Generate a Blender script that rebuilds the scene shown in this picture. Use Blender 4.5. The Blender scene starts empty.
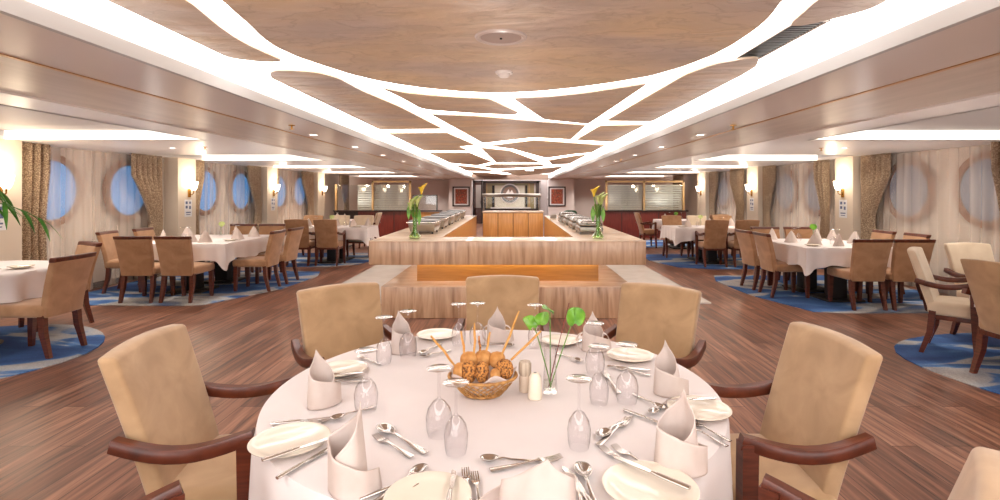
import bpy, math, random
from mathutils import Vector, Matrix
R = math.radians
random.seed(7)
sc = bpy.context.scene
COL = sc.collection
# ---------------------------------------------------------------- camera, world, exposure
F, VX, VY, H, CX = 520.0, 513.0, 193.0, 1.46, 0.065
cam_d = bpy.data.cameras.new('camera'); cam = bpy.data.objects.new('camera', cam_d); COL.objects.link(cam)
cam.location = (CX, 0, H); cam.rotation_euler = (R(90), 0, 0)
cam_d.sensor_width = 36; cam_d.lens = 36*F/1000
cam_d.shift_x = (500-VX)/1000; cam_d.shift_y = (VY-250)/1000
cam_d.clip_start = 0.02; cam_d.clip_end = 200
sc.camera = cam
w = bpy.data.worlds.new('world'); sc.world = w; w.use_nodes = True
w.node_tree.nodes['Background'].inputs[0].default_value = (1, .97, .95, 1)
w.node_tree.nodes['Background'].inputs[1].default_value = 3.5
sc.view_settings.view_transform = 'Standard'; sc.view_settings.look = 'None'
sc.view_settings.exposure = 0.2; sc.view_settings.gamma = 1; sc.view_settings.use_curve_mapping = False
try:
    sc.cycles.use_denoising = True; sc.cycles.max_bounces = 10; sc.cycles.transparent_max_bounces = 24
    sc.cycles.diffuse_bounces = 7; sc.cycles.sample_clamp_indirect = 6
    sc.cycles.caustics_reflective = False; sc.cycles.caustics_refractive = False
except Exception: pass

L_GAP, L_COVE_GLOW, L_DOWN, L_SIDE = 3.6, 1.15, 4.0, 19.0

def at(px, py, h):
    """point of the photograph carried to height h above the floor"""
    y = F*(H-h)/(py-VY)
    return Vector((CX+(px-VX)*y/F, y, h))
def atd(px, py, y):
    return Vector((CX+(px-VX)*y/F, y, H-(py-VY)*y/F))

CEIL = 2.26
# ---------------------------------------------------------------- materials
def lin(c):
    c = c/255.0
    return c/12.92 if c <= .04045 else ((c+.055)/1.055)**2.4
def rgb(r, g, b): return (lin(r), lin(g), lin(b), 1)
MATS = {}
def mat(name, col, rough=.6, metal=0, spec=.5, emit=0, coat=0, sheen=0, alpha=1):
    m = bpy.data.materials.new(name); m.use_nodes = True
    b = m.node_tree.nodes['Principled BSDF']
    b.inputs['Base Color'].default_value = col
    b.inputs['Roughness'].default_value = rough; b.inputs['Metallic'].default_value = metal
    b.inputs['Specular IOR Level'].default_value = spec
    b.inputs['Coat Weight'].default_value = coat; b.inputs['Sheen Weight'].default_value = sheen
    if emit:
        b.inputs['Emission Color'].default_value = col; b.inputs['Emission Strength'].default_value = emit
    if alpha < 1: b.inputs['Alpha'].default_value = alpha
    MATS[name] = m
    return m
def N(m, t, **kw):
    n = m.node_tree.nodes.new(t)
    for k, v in kw.items():
        if k in n.inputs: n.inputs[k].default_value = v
        else: setattr(n, k, v)
    return n
def LK(m, a, ao, b, bi): m.node_tree.links.new(a.outputs[ao], b.inputs[bi])
def coords(m, scale=(1,1,1), kind='Object', rot=(0,0,0)):
    tc = N(m, 'ShaderNodeTexCoord'); mp = N(m, 'ShaderNodeMapping')
    mp.inputs['Scale'].default_value = scale; mp.inputs['Rotation'].default_value = rot
    LK(m, tc, kind, mp, 'Vector'); return mp
def ramp(m, stops, interp='LINEAR'):
    r = N(m, 'ShaderNodeValToRGB'); cr = r.color_ramp; cr.interpolation = interp
    while len(cr.elements) < len(stops): cr.elements.new(.5)
    for e, (p, c) in zip(cr.elements, stops): e.position = p; e.color = c
    return r
def noisy(name, stops, scale=(1,1,1), nscale=5, detail=6, rough=.6, bump=0, bdist=.01, dist=0, **kw):
    m = mat(name, stops[0][1], rough, **kw); b = m.node_tree.nodes['Principled BSDF']
    mp = coords(m, scale); n = N(m, 'ShaderNodeTexNoise', Scale=nscale, Detail=detail, Distortion=dist)
    LK(m, mp, 0, n, 'Vector'); r = ramp(m, stops); LK(m, n, 0, r, 0); LK(m, r, 0, b, 'Base Color')
    if bump:
        bp = N(m, 'ShaderNodeBump', Strength=bump, Distance=bdist); LK(m, n, 0, bp, 'Height'); LK(m, bp, 0, b, 'Normal')
    return m

suede = noisy('suede', [(.3, rgb(164,132,96)), (.7, rgb(190,157,119))], nscale=7, rough=.9, sheen=.35, bump=.12, bdist=.004, dist=.6)
suede_warm = noisy('suede_warm', [(.3, rgb(154,114,80)), (.7, rgb(180,139,103))], nscale=7, rough=.9, sheen=.3, dist=.6)
suede_pale = noisy('suede_pale', [(.3, rgb(203,183,156)), (.7, rgb(218,200,176))], nscale=7, rough=.9, sheen=.3)
redwood = noisy('redwood', [(.3, rgb(66,27,16)), (.7, rgb(104,48,30))], scale=(3,3,25), nscale=3, rough=.3, coat=.3)
redwood_h = noisy('redwood_h', [(.3, rgb(66,27,16)), (.7, rgb(106,50,30))], scale=(22,4,4), nscale=3, rough=.34, coat=.12)
cloth = noisy('cloth', [(.3, rgb(222,215,214)), (.7, rgb(229,222,221))], nscale=4, rough=.85)
napkin_m = noisy('napkin', [(.3, rgb(200,184,175)), (.7, rgb(218,205,198))], nscale=8, rough=.85)
plate_m = mat('porcelain', rgb(226,216,200), .22, spec=.5, coat=.4)
steel = mat('steel', rgb(205,200,196), .16, metal=1)
steel_b = mat('steel_brushed', rgb(150,144,136), .32, metal=1)
steel_d = mat('steel_dark', rgb(120,120,118), .3, metal=1)
brass = mat('brass', rgb(200,150,70), .25, metal=1)
gold_line = mat('gold_line', rgb(190,145,95), .35, metal=.6)
black = mat('black', rgb(28,22,20), .5)
dark_wood = mat('dark_wood', rgb(48,30,26), .4)
white_p = mat('white_plastic', rgb(235,228,222), .4)
ivory = mat('ivory', rgb(238,226,206), .35)
paper = mat('paper', rgb(228,228,230), .8)
ink = mat('ink', rgb(95,105,140), .8)
wicker = noisy('wicker', [(.3, rgb(150,100,45)), (.7, rgb(205,155,90))], nscale=60, rough=.6)
bread = noisy('bread', [(.3, rgb(176,112,48)), (.7, rgb(222,170,105))], nscale=30, rough=.8, bump=.4)
seeded = noisy('seeded_bread', [(.42, rgb(95,55,28)), (.55, rgb(205,140,70))], nscale=150, rough=.8, bump=.5)
stick_m = noisy('stick', [(.3, rgb(196,138,66)), (.7, rgb(222,174,104))], nscale=30, rough=.8)
leaf_m = noisy('leaf', [(.3, rgb(70,135,30)), (.7, rgb(135,190,60))], nscale=15, rough=.35, coat=.3)
palm_m = noisy('palm', [(.3, rgb(30,85,20)), (.7, rgb(75,140,45))], nscale=9, rough=.4)
stem_m = mat('stem', rgb(95,140,50), .5)
stem_red = mat('stem_red', rgb(120,50,40), .5)
calla_m = mat('calla', rgb(240,205,60), .4)
pale_green = mat('pale_green', rgb(190,205,130), .45)
green_cloth = mat('green_cloth', rgb(45,95,85), .8)
terracotta = mat('terracotta', rgb(150,90,60), .7)
soil = mat('soil', rgb(50,36,28), .9)
lamp_glow = mat('lamp_glow', (1,.86,.66,1), .5, emit=9)
spot_glow = mat('spot_glow', (1,.93,.85,1), .5, emit=12)
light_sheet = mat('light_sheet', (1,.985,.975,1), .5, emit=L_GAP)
cove_glow_face = mat('cove_glow_face', (1,.95,.87,1), .5, emit=L_COVE_GLOW)  # tray end faces made to glow in place of hidden cove light
white_cove = mat('white_cove', rgb(205,203,201), .6)
soffit_m = noisy('soffit', [(.3, rgb(192,178,170)), (.7, rgb(203,189,181))], nscale=.8, detail=2, rough=.28)
soffit_w = noisy('soffit_wood', [(.35, rgb(184,168,154)), (.65, rgb(198,182,168))], scale=(2.5,.4,1), nscale=4, rough=.35)
tray_m = mat('tray', rgb(200,196,196), .6)
beam_m = mat('beam', rgb(232,226,222), .35)
wall_m = noisy('wall', [(.3, rgb(226,214,200)), (.7, rgb(232,221,208))], nscale=2, rough=.7)
lilac_m = mat('lilac', rgb(212,202,200), .7)
col_m = mat('column', rgb(214,200,182), .6)
ring_m = noisy('ring_wood', [(.3, rgb(128,76,44)), (.7, rgb(150,94,58))], nscale=5, rough=.5)
pane_blue = mat('pane_blue', rgb(70,125,175), .25, emit=.9)
pane_grey = mat('pane_grey', rgb(100,104,116), .25, emit=.45)
orange_wood = noisy('orange_wood', [(.3, rgb(205,145,75)), (.7, rgb(226,168,98))], scale=(12,12,1), nscale=3, rough=.35, coat=.2)
gold_wood = noisy('gold_wood', [(.3, rgb(170,115,40)), (.7, rgb(195,140,60))], scale=(1,12,12), nscale=3, rough=.35, coat=.2)
wainscot_m = noisy('wainscot', [(.3, rgb(92,30,22)), (.7, rgb(120,45,34))], scale=(10,10,1), nscale=3, rough=.35, coat=.3)
slat_m = mat('shutter', rgb(228,222,212), .5)
frame_gold = mat('frame_gold', rgb(196,160,110), .4)
marble_w = noisy('marble_white', [(.4, rgb(240,236,230)), (.7, rgb(228,222,215))], nscale=2.5, rough=.2, dist=1)
salt_m = mat('salt', rgb(216,198,178), .45)

def glass_mat(name, tint=(1,1,1,1), refl=.9, base=.04, edge=.9):
    m = bpy.data.materials.new(name); m.use_nodes = True; nt = m.node_tree; nt.nodes.clear()
    o = N(m, 'ShaderNodeOutputMaterial'); t = N(m, 'ShaderNodeBsdfTransparent'); t.inputs[0].default_value = tint
    g = N(m, 'ShaderNodeBsdfGlossy', Roughness=.03); mx = N(m, 'ShaderNodeMixShader')
    lw = N(m, 'ShaderNodeLayerWeight', Blend=.5); p = N(m, 'ShaderNodeMath', operation='POWER'); p.inputs[1].default_value = 3.0
    a = N(m, 'ShaderNodeMath', operation='MULTIPLY_ADD'); a.inputs[1].default_value = refl; a.inputs[2].default_value = base
    tr = ramp(m, [(.0, tint), (.75, tint), (1.0, (tint[0]*edge, tint[1]*edge*.97, tint[2]*edge*.97, 1))]); LK(m, lw, 'Facing', tr, 0); LK(m, tr, 0, t, 0)
    LK(m, lw, 'Facing', p, 0); LK(m, p, 0, a, 0); LK(m, a, 0, mx, 0); LK(m, t, 0, mx, 1); LK(m, g, 0, mx, 2); LK(m, mx, 0, o, 0)
    return m
glass = glass_mat('glass', (.985,.98,.985,1), .85, .04, .45)
glass_foot = glass_mat('glass_foot', (.97,.96,.96,1), .7, .22, .5)
pane_glass = glass_mat('pane_glass', (.95,.975,.97,1), .6, .08, .9)
green_glass = glass_mat('green_glass', (.82,.93,.70,1), .7, .06)
# sheer curtain
sheer = bpy.data.materials.new('sheer'); sheer.use_nodes = True; sheer.node_tree.nodes.clear()
_o = N(sheer, 'ShaderNodeOutputMaterial'); _t = N(sheer, 'ShaderNodeBsdfTransparent'); _d = N(sheer, 'ShaderNodeBsdfDiffuse')
_d.inputs[0].default_value = rgb(246,234,222); _m = N(sheer, 'ShaderNodeMixShader')
_mp = coords(sheer, (1, 3, .05)); _n = N(sheer, 'ShaderNodeTexNoise', Scale=2.2, Detail=0); LK(sheer, _mp, 0, _n, 0)
_r = ramp(sheer, [(.3, (.26,.26,.26,1)), (.7, (.48,.48,.48,1))]); LK(sheer, _n, 0, _r, 0)
LK(sheer, _r, 0, _m, 0); LK(sheer, _t, 0, _m, 1); LK(sheer, _d, 0, _m, 2); LK(sheer, _m, 0, _o, 0)
# patterned drape
drape_m = mat('drape', rgb(120,100,80), .8, sheen=.2)
_b = drape_m.node_tree.nodes['Principled BSDF']; _mp = coords(drape_m, (1,1,1.6)); _v = N(drape_m, 'ShaderNodeTexVoronoi', Scale=62.0)
LK(drape_m, _mp, 0, _v, 'Vector'); _r = ramp(drape_m, [(.25, rgb(218,196,166)), (.55, rgb(138,114,92))]); LK(drape_m, _v, 'Distance', _r, 0); LK(drape_m, _r, 0, _b, 'Base Color')
# central ceiling plaster
panel_m = mat('ceiling_plaster', rgb(170,145,125), .42, spec=.4)
_b = panel_m.node_tree.nodes['Principled BSDF']; _mp = coords(panel_m, (1.2,2.4,1)); _n = N(panel_m, 'ShaderNodeTexNoise', Scale=2.4, Detail=12, Distortion=.35)
_n2 = N(panel_m, 'ShaderNodeTexNoise', Scale=.9, Detail=2)
LK(panel_m, _mp, 0, _n, 'Vector'); LK(panel_m, _mp, 0, _n2, 'Vector')
_r = ramp(panel_m, [(.3, rgb(196,182,162)), (.47, rgb(206,192,172)), (.495, rgb(190,175,154)), (.52, rgb(208,194,175)), (.75, rgb(217,204,186))]); LK(panel_m, _n, 0, _r, 0)
_r2 = ramp(panel_m, [(.35, rgb(255,240,218)), (.65, rgb(232,226,232))]); LK(panel_m, _n2, 0, _r2, 0)
_mx = N(panel_m, 'ShaderNodeMixRGB', blend_type='MULTIPLY'); _mx.inputs[0].default_value = 1; LK(panel_m, _r, 0, _mx, 1); LK(panel_m, _r2, 0, _mx, 2); LK(panel_m, _mx, 0, _b, 'Base Color')
_bp = N(panel_m, 'ShaderNodeBump', Strength=.9, Distance=.035); LK(panel_m, _n, 0, _bp, 'Height'); LK(panel_m, _bp, 0, _b, 'Normal')
# floor planks running along the room
floor_m = mat('floor', rgb(100,68,56), .33, spec=.45)
_b = floor_m.node_tree.nodes['Principled BSDF']; _mp = coords(floor_m, (1,1,1), rot=(0,0,R(90)))
_k = N(floor_m, 'ShaderNodeTexBrick', Scale=1.0); _k.offset = .37
for k_, v_ in (('Brick Width',1.5),('Row Height',.15),('Mortar Size',.0025),('Mortar Smooth',.3),('Bias',0.0)): _k.inputs[k_].default_value = v_
_k.inputs['Color1'].default_value = rgb(142,101,84); _k.inputs['Color2'].default_value = rgb(188,143,121); _k.inputs['Mortar'].default_value = rgb(52,34,28)
LK(floor_m, _mp, 0, _k, 'Vector')
_mp2 = coords(floor_m, (16,.9,1)); _n = N(floor_m, 'ShaderNodeTexNoise', Scale=1.6, Detail=8, Distortion=.7); LK(floor_m, _mp2, 0, _n, 'Vector')
_r = ramp(floor_m, [(.3, rgb(112,92,86)), (.5, rgb(205,192,186)), (.68, rgb(255,250,246))]); LK(floor_m, _n, 0, _r, 0)
_mx = N(floor_m, 'ShaderNodeMixRGB', blend_type='MULTIPLY'); _mx.inputs[0].default_value = 1; LK(floor_m, _k, 'Color', _mx, 1); LK(floor_m, _r, 0, _mx, 2); LK(floor_m, _mx, 0, _b, 'Base Color')
_rr = ramp(floor_m, [(.3, (.3,.3,.3,1)), (.7, (.42,.42,.42,1))]); LK(floor_m, _n, 0, _rr, 0); LK(floor_m, _rr, 0, _b, 'Roughness')
_bp = N(floor_m, 'ShaderNodeBump', Strength=.15, Distance=.004); LK(floor_m, _n, 0, _bp, 'Height'); LK(floor_m, _bp, 0, _b, 'Normal')
# zebrano veneer of the buffet (vertical streaks)
def veneer(name, stops, sc_):
    m = mat(name, stops[0][1], .25, coat=.3); b = m.node_tree.nodes['Principled BSDF']
    mp = coords(m, sc_); n = N(m, 'ShaderNodeTexNoise', Scale=2.0, Detail=5, Distortion=.5); LK(m, mp, 0, n, 'Vector')
    r = ramp(m, stops); LK(m, n, 0, r, 0); LK(m, r, 0, b, 'Base Color'); return m
veneer_m = veneer('veneer', [(.28, rgb(140,106,80)), (.45, rgb(184,148,116)), (.6, rgb(202,168,136)), (.75, rgb(180,142,110))], (7,7,.7))
top_m = veneer('veneer_top', [(.3, rgb(206,176,148)), (.6, rgb(226,202,176))], (2,6,2))
# rug
rug_m = mat('rug', rgb(60,95,150), .95)
_b = rug_m.node_tree.nodes['Principled BSDF']; _mp = coords(rug_m, (.45,1.2,1), rot=(0,0,R(24))); _n = N(rug_m, 'ShaderNodeTexNoise', Scale=1.2, Detail=4, Distortion=.9); LK(rug_m, _mp, 0, _n, 'Vector')
_r = ramp(rug_m, [(.0, rgb(28,52,100)), (.36, rgb(38,70,126)), (.47, rgb(54,94,152)), (.51, rgb(76,118,172)), (.53, rgb(160,166,176)), (.60, rgb(176,174,172)), (.66, rgb(110,116,128)), (.72, rgb(54,84,134))]); LK(rug_m, _n, 0, _r, 0)
_n3 = N(rug_m, 'ShaderNodeTexNoise', Scale=60.0, Detail=3); _mp3 = coords(rug_m, (3,1,1), rot=(0,0,R(28))); LK(rug_m, _mp3, 0, _n3, 'Vector')
_mx = N(rug_m, 'ShaderNodeMixRGB', blend_type='OVERLAY'); _mx.inputs[0].default_value = .5; LK(rug_m, _r, 0, _mx, 1); LK(rug_m, _n3, 0, _mx, 2); LK(rug_m, _mx, 0, _b, 'Base Color')
art_m = noisy('art', [(.3, rgb(70,30,25)), (.45, rgb(190,90,60)), (.55, rgb(60,30,30)), (.7, rgb(220,150,110))], nscale=16, detail=3, rough=.4)

# ---------------------------------------------------------------- mesh collector
class G:
    def __init__(s): s.v = []; s.f = []
    def add(s, verts, faces, M=None):
        n = len(s.v)
        s.v += [tuple(M @ Vector(p)) if M else tuple(p) for p in verts]
        s.f += [tuple(i+n for i in f) for f in faces]
        return s
    def box(s, a, b, M=None):
        (x0,y0,z0),(x1,y1,z1) = a, b
        v = [(x0,y0,z0),(x1,y0,z0),(x1,y1,z0),(x0,y1,z0),(x0,y0,z1),(x1,y0,z1),(x1,y1,z1),(x0,y1,z1)]
        return s.add(v, [(3,2,1,0),(4,5,6,7),(0,1,5,4),(1,2,6,5),(2,3,7,6),(3,0,4,7)], M)
    def rbox(s, c, size, r=.01, seg=(1,1,1), fn=None, M=None, n=2):
        axes = []
        for k in range(3):
            Lh = size[k]/2; ih = max(Lh-r, 0.0001)
            edge = [r*math.tan(R(45)*j/n) for j in range(n, 0, -1)]
            mid = [-ih+2*ih*j/seg[k] for j in range(seg[k]+1)]
            axes.append(([-ih-e for e in edge], mid, [ih+e for e in reversed(edge)], ih))
        ax = [a[0]+a[1]+a[2] for a in axes]; ih = [a[3] for a in axes]
        idx = {}; vs = []; fs = []
        def vid(i, j, k):
            key = (i,j,k)
            if key not in idx:
                p = [ax[0][i], ax[1][j], ax[2][k]]
                q = [max(-ih[t], min(ih[t], p[t])) for t in range(3)]
                d = Vector([p[t]-q[t] for t in range(3)])
                if d.length > 1e-9: d = d.normalized()*r
                P = [c[t]+q[t]+d[t] for t in range(3)]
                if fn: P = fn(*P)
                idx[key] = len(vs); vs.append(tuple(P))
            return idx[key]
        nx, ny, nz = [len(a)-1 for a in ax]
        for i in range(nx):
            for j in range(ny):
                fs.append((vid(i,j,0), vid(i,j+1,0), vid(i+1,j+1,0), vid(i+1,j,0)))
                fs.append((vid(i,j,nz), vid(i+1,j,nz), vid(i+1,j+1,nz), vid(i,j+1,nz)))
        for i in range(nx):
            for k in range(nz):
                fs.append((vid(i,0,k), vid(i+1,0,k), vid(i+1,0,k+1), vid(i,0,k+1)))
                fs.append((vid(i,ny,k), vid(i,ny,k+1), vid(i+1,ny,k+1), vid(i+1,ny,k)))
        for j in range(ny):
            for k in range(nz):
                fs.append((vid(0,j,k), vid(0,j,k+1), vid(0,j+1,k+1), vid(0,j+1,k)))
                fs.append((vid(nx,j,k), vid(nx,j+1,k), vid(nx,j+1,k+1), vid(nx,j,k+1)))
        return s.add(vs, fs, M)
    def sweep(s, pts, sizes, prof=None, n=8, up=(0,0,1), caps=True, M=None):
        """profile carried along pts; sizes = radius or (half width, half height) per point"""
        pts = [Vector(p) for p in pts]; vs = []; fs = []
        if prof is None: prof = [(math.cos(2*math.pi*k/n), math.sin(2*math.pi*k/n)) for k in range(n)]
        m = len(prof); U0 = Vector(up)
        for i, p in enumerate(pts):
            t = (pts[min(i+1, len(pts)-1)]-pts[max(i-1, 0)]).normalized()
            u = U0 if abs(t.dot(U0)) < .97 else Vector((0,1,0))
            sd = t.cross(u).normalized(); uu = sd.cross(t).normalized()
            z = sizes[i] if isinstance(sizes, (list, tuple)) and not (len(sizes) == 2 and not isinstance(sizes[0], (list,tuple)) and len(pts) != 2) else sizes
            a, b = z if isinstance(z, (list, tuple)) else (z, z)
            for (c, d) in prof: vs.append(tuple(p+sd*c*a+uu*d*b))
        for i in range(len(pts)-1):
            for k in range(m):
                fs.append((i*m+k, i*m+(k+1)%m, (i+1)*m+(k+1)%m, (i+1)*m+k))
        if caps: fs.append(tuple(range(m-1, -1, -1))); fs.append(tuple((len(pts)-1)*m+k for k in range(m)))
        return s.add(vs, fs, M)
    def lathe(s, prof, n=24, c=(0,0,0), sx=1, sy=1, M=None):
        vs = []; fs = []; m = len(prof)
        for k in range(n):
            a = 2*math.pi*k/n
            for (r, z) in prof: vs.append((c[0]+r*math.cos(a)*sx, c[1]+r*math.sin(a)*sy, c[2]+z))
        for k in range(n):
            for j in range(m-1):
                a, b, d, e = k*m+j, ((k+1)%n)*m+j, ((k+1)%n)*m+j+1, k*m+j+1
                fs.append((a, b, d, e))
        return s.add(vs, fs, M)
    def prism(s, poly, z0, z1, M=None):
        n = len(poly)
        ar = sum(poly[i][0]*poly[(i+1)%n][1]-poly[(i+1)%n][0]*poly[i][1] for i in range(n))
        if ar < 0: poly = poly[::-1]
        v = [(x,y,z0) for x,y in poly]+[(x,y,z1) for x,y in poly]
        f = [tuple(range(n-1,-1,-1)), tuple(range(n,2*n))]+[(i,(i+1)%n,n+(i+1)%n,n+i) for i in range(n)]
        return s.add(v, f, M)
    def grid(s, fn, nu, nv, M=None, wrap=False):
        vs = [fn(i/nu, j/nv) for i in range(nu+1) for j in range(nv+1)]
        fs = [(i*(nv+1)+j, (i+1)*(nv+1)+j, (i+1)*(nv+1)+j+1, i*(nv+1)+j+1) for i in range(nu) for j in range(nv)]
        return s.add(vs, fs, M)
    def build(s, name, m, parent=None, loc=None, rot=None, smooth=40, solid=0):
        me = bpy.data.meshes.new(name); me.from_pydata(s.v, [], s.f); me.materials.append(m)
        me.validate()
        if smooth:
            me.polygons.foreach_set('use_smooth', [True]*len(me.polygons))
            try: me.set_sharp_from_angle(angle=R(smooth))
            except Exception: pass
        me.update()
        o = bpy.data.objects.new(name, me); COL.objects.link(o)
        if loc is not None: o.location = loc
        if rot is not None: o.rotation_euler = (0,0,rot) if not isinstance(rot, tuple) else rot
        if parent: o.parent = parent
        if solid:
            md = o.modifiers.new('solid', 'SOLIDIFY'); md.thickness = solid; md.offset = 0
        return o
def tag(o, label, cat, group=None, kind=None):
    o['label'] = label; o['category'] = cat
    if group: o['group'] = group
    if kind: o['kind'] = kind
    return o
def thing(name, label, cat, loc=(0,0,0), rot=0, group=None):
    o = bpy.data.objects.new(name, None); COL.objects.link(o); o.location = loc; o.rotation_euler = (0,0,rot)
    return tag(o, label, cat, group)
def struct(g, name, m, smooth=0):
    o = g.build(name, m, smooth=smooth); o['kind'] = 'structure'; return o
KIDS = {}
def kids(o):
    return [c for c in o.children]
def dup(root, parent=None):
    r = root.copy(); COL.objects.link(r)
    if parent: r.parent = parent
    for ch in list(root.children): dup(ch, r)
    return r
class Proto:
    """first placement uses the thing itself, later ones copy it with its parts"""
    def __init__(s, maker): s.maker = maker; s.o = None
    def __call__(s, loc, rot=0, label='', group=None, scale=None):
        if s.o is None: s.o = s.maker(); o = s.o
        else: o = dup(s.o)
        o.location = loc; o.rotation_euler = (0,0,rot); o['label'] = label
        o.scale = scale or (1,1,1)
        if group: o['group'] = group
        return o

# ================================================================ SETTING
W = 6.35; YB = -4.0; YF = 25.0; SOF = 2.10
struct(G().box((-W-.1,YB,-.1),(W+.1,YF,0)), 'floor', floor_m)
# central ceiling: luminous sheet above hanging plaster panels
g = G().box((-1.98,YB,2.34),(1.98,YF,2.36)); struct(g, 'ceiling', light_sheet)
for sx in (-1, 1):
    x0, x1 = sorted((sx*1.98, sx*2.0)); struct(G().box((x0,YB,2.17),(x1,YF,2.34)), 'trim_cove_side', white_cove)
    # upstand lip of the cove (white fascia)
    x0, x1 = sorted((sx*1.73, sx*1.76)); struct(G().box((x0,YB,2.10),(x1,YF,2.17)), 'trim_fascia', mat('fascia_grey', rgb(172,170,169), .6))
    x0, x1 = sorted((sx*1.76, sx*2.0)); struct(G().box((x0,YB,2.15),(x1,YF,2.17)), 'trim_shelf', white_cove)
    x0, x1 = sorted((sx*1.76, sx*2.28)); struct(G().box((x0,YB,2.10),(x1,YF,2.15)), 'ceiling', soffit_m)
    x0, x1 = sorted((sx*2.28, sx*2.31)); struct(G().box((x0,YB,2.095),(x1,YF,2.15)), 'trim_gold', gold_line)
    x0, x1 = sorted((sx*2.31, sx*3.2)); struct(G().box((x0,YB,2.115),(x1,YF,2.16)), 'ceiling', soffit_w)
    x0, x1 = sorted((sx*3.2, sx*3.66)); struct(G().box((x0,YB,2.10),(x1,YF,2.16)), 'ceiling', beam_m)
TR = [(-3.0,.6), (2.4,6.35), (8.7,10.4), (12.1,13.5), (15.5,17.0), (18.8,21)]
for sx in (-1, 1):
    g = G(); lf = G(); tr = G()
    def rb(G_, xa, xb, y0, y1, z0, z1):
        a, b = sorted((sx*xa, sx*xb)); G_.box((a,y0,z0),(b,y1,z1))
    prev = YB
    for (a, b) in TR:
        rb(g, 3.66, W, prev, a, 2.10, 2.16); prev = b
        rb(g, 6.15, W, a, b, 2.10, 2.16)
        rb(tr, 3.6, 6.2, a-.02, b+.02, 2.225, 2.24)
        rb(tr, 3.62, 3.66, a, b, 2.10, 2.23); rb(tr, 6.15, 6.19, a, b, 2.16, 2.23)
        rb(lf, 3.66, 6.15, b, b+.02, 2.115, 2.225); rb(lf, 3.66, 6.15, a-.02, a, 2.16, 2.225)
    rb(g, 3.66, W, prev, YF, 2.10, 2.16)
    struct(g, 'ceiling', beam_m); struct(tr, 'ceiling', tray_m)
    o = struct(lf, 'trim_cove_glow', cove_glow_face)
# walls
struct(G().box((-W-.1,YB,0),(-W,YF,2.4)), 'wall_left', wall_m)
struct(G().box((W,YB,0),(W+.1,YF,2.4)), 'wall_right', wall_m)
g = G().box((-W,YB-.1,0),(W,YB,.12)).box((-W,YB-.1,2.04),(W,YB,2.4))
for k in range(7): g.box((-W+k*2.1,YB-.1,0),(-W+k*2.1+.08,YB,2.4))
struct(g, 'fill_light_opening', white_cove)  # open end behind the camera, added to let world light in
# far wall with an opening in the centre
g = G(); g.box((-W,YF,0),(-1.85,YF+.1,2.4)); g.box((1.4,YF,0),(W,YF+.1,2.4)); g.box((-1.85,YF,2.06),(1.4,YF+.1,2.4))
struct(g, 'wall_front', lilac_m)
struct(G().box((-2.2,YF+.11,0),(1.8,YF+.2,2.4)), 'wall_niche_back', lilac_m)
struct(G().box((-2.1,YF-.9,0),(-1.85,YF,2.4)).box((-2.9,YF-.95,0),(-1.85,YF-.9,2.4)), 'wall_pier_left', lilac_m)
struct(G().box((1.7,YF-.9,0),(1.95,YF,2.4)).box((1.7,YF-.95,0),(2.9,YF-.9,2.4)), 'wall_pier_right', lilac_m)
struct(G().box((-1.85,YF-.9,2.07),(1.7,YF-.86,2.4)), 'wall_header', mat('header', rgb(135,112,98), .6))
struct(G().box((-W,YB,0),(-W+.015,YF,.09)), 'baseboard_left', dark_wood)
struct(G().box((W-.015,YB,0),(W,YF,.09)), 'baseboard_right', dark_wood)
# columns
COLS_L = [(5.7,6.38,.39), (9.35,9.88,.39), (12.75,13.3,.39), (16.05,16.65,.39)]
COLS_R = [(4.9,5.5,.4), (9.0,9.5,.4), (12.5,13.08,.4), (15.9,16.6,.4)]
for i, (a, b, p) in enumerate(COLS_L): struct(G().box((-W,a,0),(-W+p,b,2.10)), 'wall_column_left', col_m)
for i, (a, b, p) in enumerate(COLS_R): struct(G().box((W-p,a,0),(W,b,2.10)), 'wall_column_right', col_m)

# ---- ceiling panels, traced outline each on its own plane with real thickness
def PX(pts): return [tuple(at(x, y, CEIL)[:2]) for x, y in pts]
def smooth_poly(p, k=1):
    """cut the corners a little so the tips are rounded"""
    for _ in range(k):
        q = []
        for i in range(len(p)):
            a, b = Vector(p[i]), Vector(p[(i+1)%len(p)]); d = (b-a).length; t = min(.25, .03/max(d,1e-6))
            q += [tuple(a.lerp(b, t)), tuple(a.lerp(b, 1-t))]
        p = q
    return p
PE = 1.62
near_oval = [(1.29,1.7),(1.27,1.2),(1.15,.6),(.9,.1),(.5,-.3),(0,-.45),(-.5,-.3),(-.9,.1),(-1.15,.6),(-1.27,1.2),(-1.27,1.7)]
P = []
P.append(PX([(222,0),(235,12),(250,25),(262,37),(275,46.5),(298,57),(325,66),(350,74),(375,80),(400,84.5),(425,88),(462,91.5),(500,93),(540,91),(575,87.5),(612,82.5),(650,76),(682,67),(712,55.5),(732,45),(750,33),(762,24),(772,14),(782,0)])+near_oval)
def cove(sx, y): # point on the straight outer edge seen at picture row y
    Y = F*(CEIL-H)/(VY-y); return (sx*PE, Y)
P.append([(-PE,.4),(-PE,1.2),cove(-1,12),cove(-1,40),cove(-1,58)]+PX([(262,62),(279,62),(282,60),(272,56),(250,46),(234,37),(217,25),(203,13),(187,0)])+[(-1.5,1.6),(-1.53,.9)])
P.append(PX([(270,72.5),(277,70.5),(300,71),(320,73),(340,79),(362,91),(400,107),(443,129)])+[cove(-1,129.5)]+[cove(-1,100),cove(-1,78)])
P.append(PX([(381,88),(405,93),(435,96),(465,98),(489,99),(519,113),(514,115),(470,113),(430,110),(420,108),(400,97)]))
P.append(PX([(431,114.5),(479,116.5),(540,122),(586,125.5),(571,139.5),(533,137.5),(510,140),(484,143),(481,142)]))
P.append(PX([(513,98.5),(550,97),(588,93),(620,88),(648,83.5),(618,104),(588,124),(544,119.5)]))
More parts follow.
